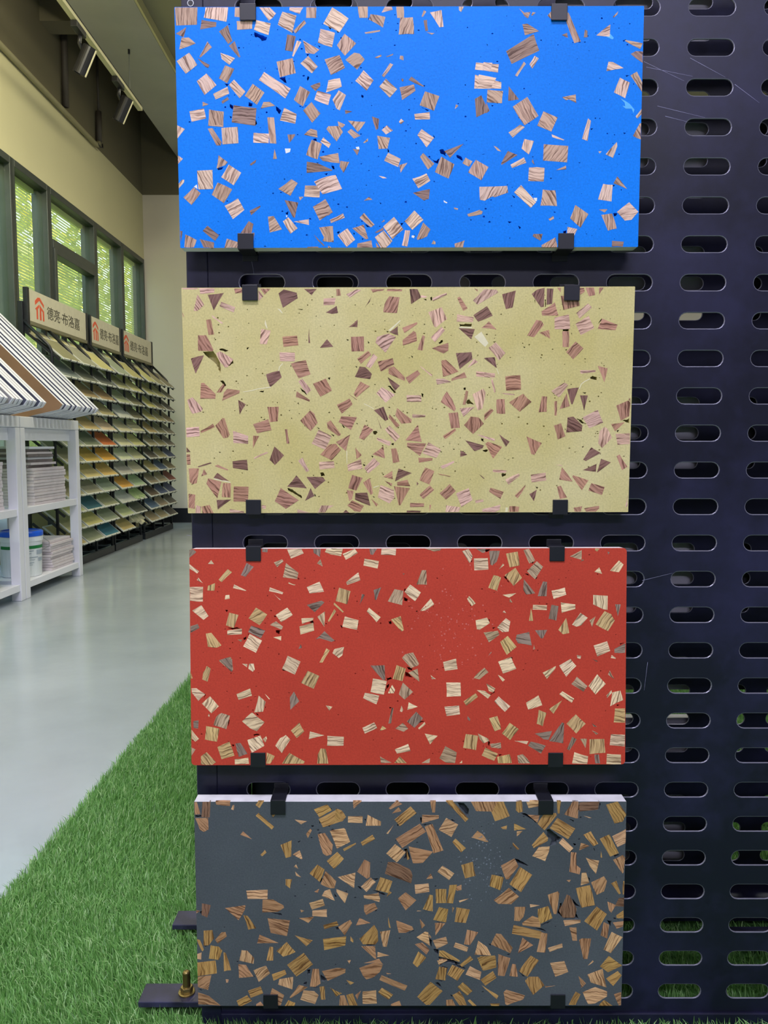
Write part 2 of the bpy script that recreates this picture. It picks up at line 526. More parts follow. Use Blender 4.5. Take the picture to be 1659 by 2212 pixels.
def spot(y, lab):
    t_ = empty('track_spotlight', (-1.98, y, 3.56), lab, 'spotlight', 'black spotlights on the ceiling track')
    MB().box(-2.003, -1.959, y - 0.10, y + 0.06, 3.525, 3.564).build('adapter', M['lamp_black'], t_, bevel=0.003)
    MB().tube([(-1.985, y + 0.02, 3.53), (-2.0, y + 0.04, 3.49), (-1.985, y + 0.06, 3.45)], 0.014, 8).build('arm', M['lamp_black'], t_, smooth=True)
    m = Matrix.Translation((-1.975, y + 0.07, 3.40)) @ Matrix.Rotation(R(28), 4, 'Y') @ Matrix.Rotation(R(6), 4, 'X')
    n = 24
    def cyl(prof):
        g = MB().lathe(prof, 0, 0, n)
        k = MB()
        k.add([tuple(m @ Vector(p)) for p in g.v], g.f)
        return k
    cyl([(0.040, 0.085), (0.045, 0.08), (0.045, -0.10), (0.041, -0.10), (0.038, -0.075), (0.0, -0.075)]).build('lamp_body', M['lamp_black'], t_, smooth=False)
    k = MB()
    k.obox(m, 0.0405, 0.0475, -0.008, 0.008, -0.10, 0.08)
    k.build('edge_reflection', M['lamp_reflection'], t_, bevel=0.002)  # strip standing in for a reflection on the black body
    return t_
spot(5.40, 'nearer black spotlight on the track, higher in the picture')
spot(6.17, 'farther black spotlight near the end of the track')
CHIPS_BLUE = """m92 7 5 296 5 285 216 16 225
l100 398 6 688 6 663 181 374 130
m90 775 6 841 6 839 127 767 119
m88 792 174 1000 166 989 267 795 279
l48 1086 7 1220 7 1297 80 1205 170
l15 1473 7 1647 8 1600 88 1468 43
m88 1684 8 1815 8 1809 138 1681 136
l25 1379 60 1559 108 1503 318 1318 218
m128 1658 162 1682 200 1544 325 1515 294
d3 345 157 535 186 528 240 323 275
d128 147 244 110 370 8 324
m15 85 372 175 370 263 444 49 518
d65 680 219 734 415 679 451 564 299
d60 764 415 833 609 814 618 688 474
l15 1043 160 1229 202 1197 345 1011 279
m120 414 420 470 492 319 617 307 605
l62 177 557 277 706 127 816 14 660
d30 282 623 436 709 417 745 380 730
l35 577 560 764 626 691 707 592 635
m118 637 713 752 757 657 935 550 872
l58 393 812 519 956 362 1078 265 907
l45 746 889 890 1037 814 1119 678 956
l-18 660 977 680 1061 503 1133 473 1064
m118 984 941 1135 1050 1034 1200 881 1089
d-25 660 1103 675 1137 590 1187 578 1157
m3 335 1162 413 1193 334 1220
l35 1133 795 1473 1002 1402 1123 1064 893
m85 1295 670 1503 625 1542 811 1337 862
d95 1437 337 1547 361 1504 547 1407 529
l112 1561 411 1618 429 1512 611 1497 599
m40 1637 408 1848 524 1779 578 1672 566
l22 1863 269 2050 316 2011 495 1828 437
l42 1703 599 1825 731 1748 815 1602 691
d20 1854 925 1854 973 1791 1033 1725 970
m112 1595 970 1724 1045 1628 1223 1513 1141
l20 1818 1027 1994 1076 1955 1208 1777 1141
m55 1739 1168 1854 1311 1745 1425 1630 1271
m15 1119 1167 1200 1164 1269 1213 1083 1248
l12 1388 1237 1545 1316 1527 1437 1329 1396
m78 1166 1355 1254 1358 1279 1685 1193 1679
l-8 162 1280 349 1244 374 1368 188 1410
m75 416 1257 607 1284 596 1477 399 1459
d3 734 1205 1029 1242 1009 1460 705 1417
p0 1013 309 1181 368 1168 404 1111 416 1081 380 1018 360
p0 1343 864 1406 852 1421 936 1330 876
p0 1666 572 1722 575 1691 602
p0 620 935 689 941 657 971
p0 930 1164 980 1182 973 1218 923 1212
p0 684 1187 728 1211 720 1260 683 1223
p0 1281 1219 1350 1273 1330 1315 1284 1273
p0 1015 1369 1032 1442 1007 1466
p0 804 487 832 499 810 510
p0 1694 847 1717 859 1694 907 1682 883
p0 1577 1213 1640 1226 1685 1202 1627 1238 1590 1231
p0 1824 465 1863 483 1848 500
p0 1500 292 1523 310 1500 321
p0 681 1338 709 1350 693 1374
l33 2017 8 2225 145 2108 311 1900 207
m88 2341 1 2472 1 2469 137 2363 137
m60 2505 92 2696 126 2665 256 2484 157
l0 2690 1 2777 2 2790 39 2646 75
m88 2833 2 2929 2 2933 140 2846 138
m110 2883 134 3046 131 3062 336 2864 342 2877 205
l88 3264 72 3413 44 3439 248 3387 254
m100 3186 44 3218 64 3174 126 3158 123
d90 3183 170 3227 162 3242 297 3208 301
l88 3632 3 3698 3 3663 70 3636 47
m-8 2427 315 2627 284 2627 303 2442 331
m5 3221 313 3325 325 3290 343
m95 2171 331 2320 448 2175 600 2073 471
m-25 2294 561 2363 573 2428 645 2331 770 2181 650
m-30 1912 644 2106 590 2174 748 1992 835
l12 3956 680 4069 690 4045 798 3945 780
m-5 2557 621 2639 586 2645 606 2589 630
m-10 2701 610 2796 574 2789 592 2720 616
m90 2883 598 2925 604 2927 658 2877 640
l122 2752 690 2795 709 2676 864 2648 843
l40 2413 776 2541 903 2452 1029 2305 908
l35 2699 881 2846 1011 2749 1117 2613 981
m-20 2875 990 3059 954 3082 1030 2909 1146
d38 3028 856 3192 976 3179 982 2993 897
d90 2902 879 2930 889 2921 921 2902 909
l-5 1960 901 2108 874 2131 980 1927 1051
l118 2091 1024 2185 1082 2105 1272 2060 1251 2011 1140
d0 2171 1269 2265 1287 2177 1317
m75 3204 1039 3391 1099 3321 1280 3135 1211
l3 3066 1319 3262 1296 3268 1386 3077 1388
m30 3602 1200 3636 1218 3590 1260
d88 3929 1088 4035 1285 3868 1363 3847 1134
l-35 2896 1379 2934 1410 2892 1446 2867 1416
m60 2076 1408 2172 1450 2138 1487 2088 1468
m118 2208 1398 2435 1415 2334 1542 2296 1493
d82 2517 1348 2612 1379 2599 1500 2571 1518
l5 3895 833 4122 876 4048 1008 3886 1008
p0 1953 227 2009 251 1990 281
p0 2065 287 2102 305 2089 322
p0 2484 128 2492 163 2477 157
p0 2386 1077 2411 1089 2405 1119 2380 1101
p0 2369 734 2394 746 2375 758
p0 3154 1235 3255 1271 3243 1283
l5 3858 686 4153 708 4142 810 3846 773
l18 3847 836 4187 930 4186 1008 3838 1007
m35 4009 1020 4211 1038 4197 1189 4001 1176
m30 4401 25 4471 78 4552 70 4518 149 4478 125
m0 4577 72 4617 78 4571 117 4559 108
m75 4817 58 4818 161 4768 114
m15 4448 220 4510 212 4662 304 4481 354
d-25 4594 339 4669 542 4316 705 4243 549
m72 5021 73 5040 85 5199 430 5116 451 5004 180
d10 4954 352 5022 324 5033 388
d85 5250 287 5282 301 5283 380 5237 380
l-15 5574 222 5569 373 5396 358
m120 5670 65 5659 104 5610 145 5606 127
m3 5767 413 5994 455 5964 524 5773 431
d35 5908 550 6000 556 6000 697 5843 586
l10 5560 679 5617 684 5757 759 5537 795 5543 753
m58 5928 802 6000 933 6000 1055 5847 849
l105 5712 876 5843 936 5785 1130 5638 1059
l125 4473 676 4499 703 4390 861 4362 844
l118 4610 605 4663 637 4581 763 4545 709
d82 4282 978 4417 1141 4276 1159
d60 3995 1170 4040 1282 3990 1315
m58 4523 1111 4672 1347 4491 1464 4336 1232
m40 4734 1290 4919 1366 4840 1542 4655 1468
m10 4971 1115 5147 1082 5155 1187 5060 1143 5025 1155
l105 5311 1379 5350 1409 5311 1661 5240 1634
l130 6000 1263 6000 1331 5947 1383 5926 1356
m60 5983 1441 6000 1441 6000 1643 5898 1599
g0 5722 1132 5786 1162 5844 1199 5909 1271 5897 1314 5871 1259 5795 1259 5750 1223 5788 1229 5780 1186
g0 5571 335 5622 389 5604 407 5528 377
p0 5090 435 5109 441 5097 453
p0 5159 441 5209 436 5184 447
p0 5240 430 5269 436 5247 448
p0 4058 1207 4090 1213 4071 1231
p0 5784 849 5835 847 5797 867
p0 5675 264 5694 266 5682 278
p0 5812 207 5833 214 5818 226
p0 3994 457 4009 469 4000 481
l120 0 1452 98 1500 0 1617
m55 394 1495 457 1489 571 1665 554 1705 503 1705
l88 571 1487 782 1475 788 1678 580 1693
m5 402 1452 597 1453 590 1474 490 1465
l20 986 1548 1186 1561 1178 1679 981 1672
d90 1424 1570 1523 1566 1523 1582 1446 1676
m15 1726 1498 1807 1522 1813 1611 1639 1574
m95 1737 1637 1869 1686 1810 1884 1662 1826
l20 1889 1607 1987 1689 1957 1741 1850 1662
m90 1255 1752 1285 1874 1234 1877
d-40 1015 1885 1002 1922 948 1958 929 1942
m118 526 1827 645 1915 612 1951 498 1994
l115 657 1945 817 2047 715 2206 556 2104
l60 243 2021 443 2012 448 2251 255 2257
m115 507 2169 695 2256 584 2430 427 2325
m118 197 2230 284 2306 161 2453 58 2357
l60 0 1828 63 1871 0 1934
l122 0 2184 44 2136 76 2134 69 2170 0 2243
l-25 769 2371 849 2517 697 2634 593 2464
d-30 1060 2462 1054 2487 937 2585 917 2529
d8 1671 1911 1823 1936 2000 2014 1997 2026 1667 2052
m-35 1468 2131 1550 2180 1453 2340 1296 2253
l3 1645 2211 1846 2214 1832 2362 1631 2349
m40 1562 2352 1622 2353 1577 2402
d65 1376 2395 1555 2426 1508 2618 1483 2611
m-15 1908 2382 2002 2551 1831 2653 1744 2480
m-35 1156 2604 1230 2595 1336 2766 1176 2805
l60 1421 2611 1541 2754 1447 2822 1351 2664
l5 1689 2637 1691 2711 1491 2667
d30 364 2716 512 2838 457 2910 299 2781
d98 904 2659 964 2696 933 2833 783 2826
d90 947 2808 978 2808 970 2914 965 2839
d60 256 2887 446 2931 439 3000 401 3000 307 2996
m108 72 2827 217 2899 179 2992 55 2992
d90 3 2780 35 2787 12 2923
m120 579 3000 613 2881 753 2925 752 3000
d52 1753 2829 1893 2972 1877 2978 1801 2903
m60 1822 2742 1981 2724 2012 2929 1916 2922
d0 1668 3000 1666 2990 1811 2988 1809 3000
l60 1936 3000 1941 2972 1981 3000
p0 1756 1625 1800 1625 1806 1656 1762 1643
p0 1887 1845 1925 1845 1931 1881 1899 1894
p0 504 1988 593 1976 567 2006 516 2015
p0 1891 2065 1942 2053 1923 2083
p0 1791 1915 1829 1924 1810 1936
p0 1384 2555 1422 2531 1415 2580
p0 610 2393 642 2399 622 2430
p0 1091 2982 1135 2989 1103 2998
w0 197 2222 236 2195 245 2251
w0 1388 1746 1464 1746 1454 1789 1400 1807
w0 1390 2586 1415 2593 1396 2615
m65 1955 1468 2107 1468 2142 1541 2061 1660 1927 1504
m40 2248 1503 2371 1588 2285 1624 2201 1539
m62 2586 1588 2753 1615 2719 1749 2605 1755
l60 2713 1458 2789 1524 2700 1573 2643 1518
l28 3161 1507 3322 1617 3225 1736 3107 1582
l25 2728 1800 2890 1878 2858 1981 2674 1902
m118 2979 1927 2890 2053 2871 1957
m60 2466 1621 2466 1657 2415 1682 2403 1675
d70 2269 1754 2355 1761 2326 1834
m15 1832 1851 2079 1803 2097 1931 1876 1900
m115 2106 1900 2224 1916 2147 2053 2097 1973
l-20 1762 2162 1937 2096 2045 2080 2127 2256 1872 2322
d-32 3706 1691 3530 1867 3457 1781
m55 3181 1805 3327 1940 3245 2013 3141 1854
m100 3416 1851 3588 1947 3513 2128 3334 2044
m80 3733 1864 3822 1911 3778 1978 3692 1935
m80 3866 1892 4032 1984 3939 2150 3766 2051
l-25 3226 2062 3275 2154 3119 2249 3042 2129
d5 3049 2307 3271 2258 3257 2382 3189 2402
l118 3914 2232 4277 2221 4290 2304 4113 2365 4087 2353 3986 2408 3922 2396
l20 2604 2091 2674 2103 2712 2122 2655 2122
m10 2476 2355 2521 2392 2409 2404
m-20 1947 2458 1998 2539 1946 2594
m-15 3758 2577 3917 2525 3961 2544 3949 2577 3777 2609
m30 3585 2493 3642 2506 3630 2524 3591 2512
l-28 2138 2564 2160 2619 1977 2687 1965 2643
m50 2412 2558 2548 2707 2500 2744 2354 2620
m35 2258 2753 2405 2707 2465 2887 2430 2895
l55 2194 2753 2295 2899 2180 2992 2062 2842
m85 1932 2730 2003 2724 2014 2904 1956 2929 1867 2916
m5 2318 3000 2323 2948 2506 2908 2522 3000
l-40 2803 2611 2926 2770 2781 2894 2660 2732
d-25 2660 2744 2670 2775 2583 2812 2551 2806
m0 2673 2645 2683 2664 2635 2682
m60 2574 3000 2564 2937 2620 3000
l50 2670 2782 2781 2916 2700 3000 2627 3000 2551 2868
l-42 3068 2529 3186 2647 3043 2777 2941 2665
m118 3184 2681 3280 2771 3235 2858 3107 2905 3101 2882
l98 2947 2780 3015 2783 2977 2988 2905 2975
m90 3319 2908 3348 2933 3344 2960 3293 2955
m118 3728 2911 3707 3000 3602 3000 3594 2952
w0 3037 2845 3075 2851 3063 2882 3031 2870
w0 2307 1730 2348 1724 2358 1754 2326 1767
w0 3450 2401 3501 2431 3489 2440 3453 2425
p0 3390 1769 3441 1757 3492 1849 3467 1842 3403 1806
p0 3264 1860 3315 1897 3359 1903 3397 1873 3369 1940 3327 1922
p0 3612 1831 3682 1855 3695 1904 3625 1867
p0 2719 1743 2744 1786 2723 1798
p0 3307 1574 3335 1611 3317 1617
p0 2053 2805 2098 2793 2072 2823
p0 2257 2799 2289 2812 2279 2843
p0 2379 2880 2404 2886 2389 2905
p0 2420 2700 2494 2744 2449 2738
p0 2884 2689 2935 2683 2903 2727
p0 2616 2429 2641 2435 2625 2450
p0 3063 2832 3082 2851 3069 2876
p0 1989 1961 2027 1967 2033 2004 2002 1992
p0 3042 2153 3068 2190 3053 2178
p0 3176 2394 3221 2394 3196 2406
l-32 4434 1455 4497 1486 4341 1617 4286 1552
l98 4493 1632 4616 1659 4553 1827 4457 1753
d-30 4280 1783 4407 1833 4202 1958 4193 1942
l25 4095 1718 4140 1734 4195 1789 4146 1779
l-25 4490 1863 4523 1931 4337 1997 4316 1955
d85 4604 1882 4631 1961 4592 1919
l22 4843 1574 5013 1645 4994 1651 4854 1611
m125 4744 1699 5062 1721 5050 1928 4738 1903
l3 4558 1992 4759 1996 4751 2168 4551 2160
m-15 5038 1969 5041 2014 4912 2023
l40 4457 2212 4657 2428 4586 2500 4366 2304
m62 4740 2268 4906 2279 4930 2478 4713 2472
m95 5168 2464 5343 2581 5242 2752 5104 2633
m-20 4884 2602 4894 2639 4840 2664 4820 2641
l98 5526 2199 5651 2212 5639 2421 5463 2396
l118 5691 1673 5699 1726 5645 1872 5549 1827
m45 5708 2105 5840 2265 5659 2191
m5 5476 2523 5591 2520 5553 2560
m85 5509 2591 5650 2573 5716 2765 5601 2792
l-18 5869 2432 5994 2553 5907 2654 5818 2664 5713 2555
l120 5071 2741 5200 2770 5157 2863 5150 2838 5067 2828
d70 4629 2831 4747 2831 4723 2918 4617 2859
m120 4916 2875 4941 2968 4936 3000 4738 3000 4734 2974
d0 5658 2921 5812 2933 5801 2996 5657 2995
l0 5453 1792 5497 1790 5473 1817
w0 4621 2373 4669 2373 4666 2416 4644 2414
p0 5662 2573 5713 2567 5701 2604 5676 2610
p0 4290 2668 4342 2675 4310 2693
p0 4425 2725 4464 2749 4445 2768
p0 5015 2794 5059 2782 5054 2826 5022 2825
p0 4337 2335 4382 2360 4370 2376
p0 5345 1506 5383 1500 5358 1524
p0 5771 1556 5809 1562 5784 1576
p0 5647 2212 5679 2216 5661 2236
p0 5195 1920 5227 1926 5209 1941"""
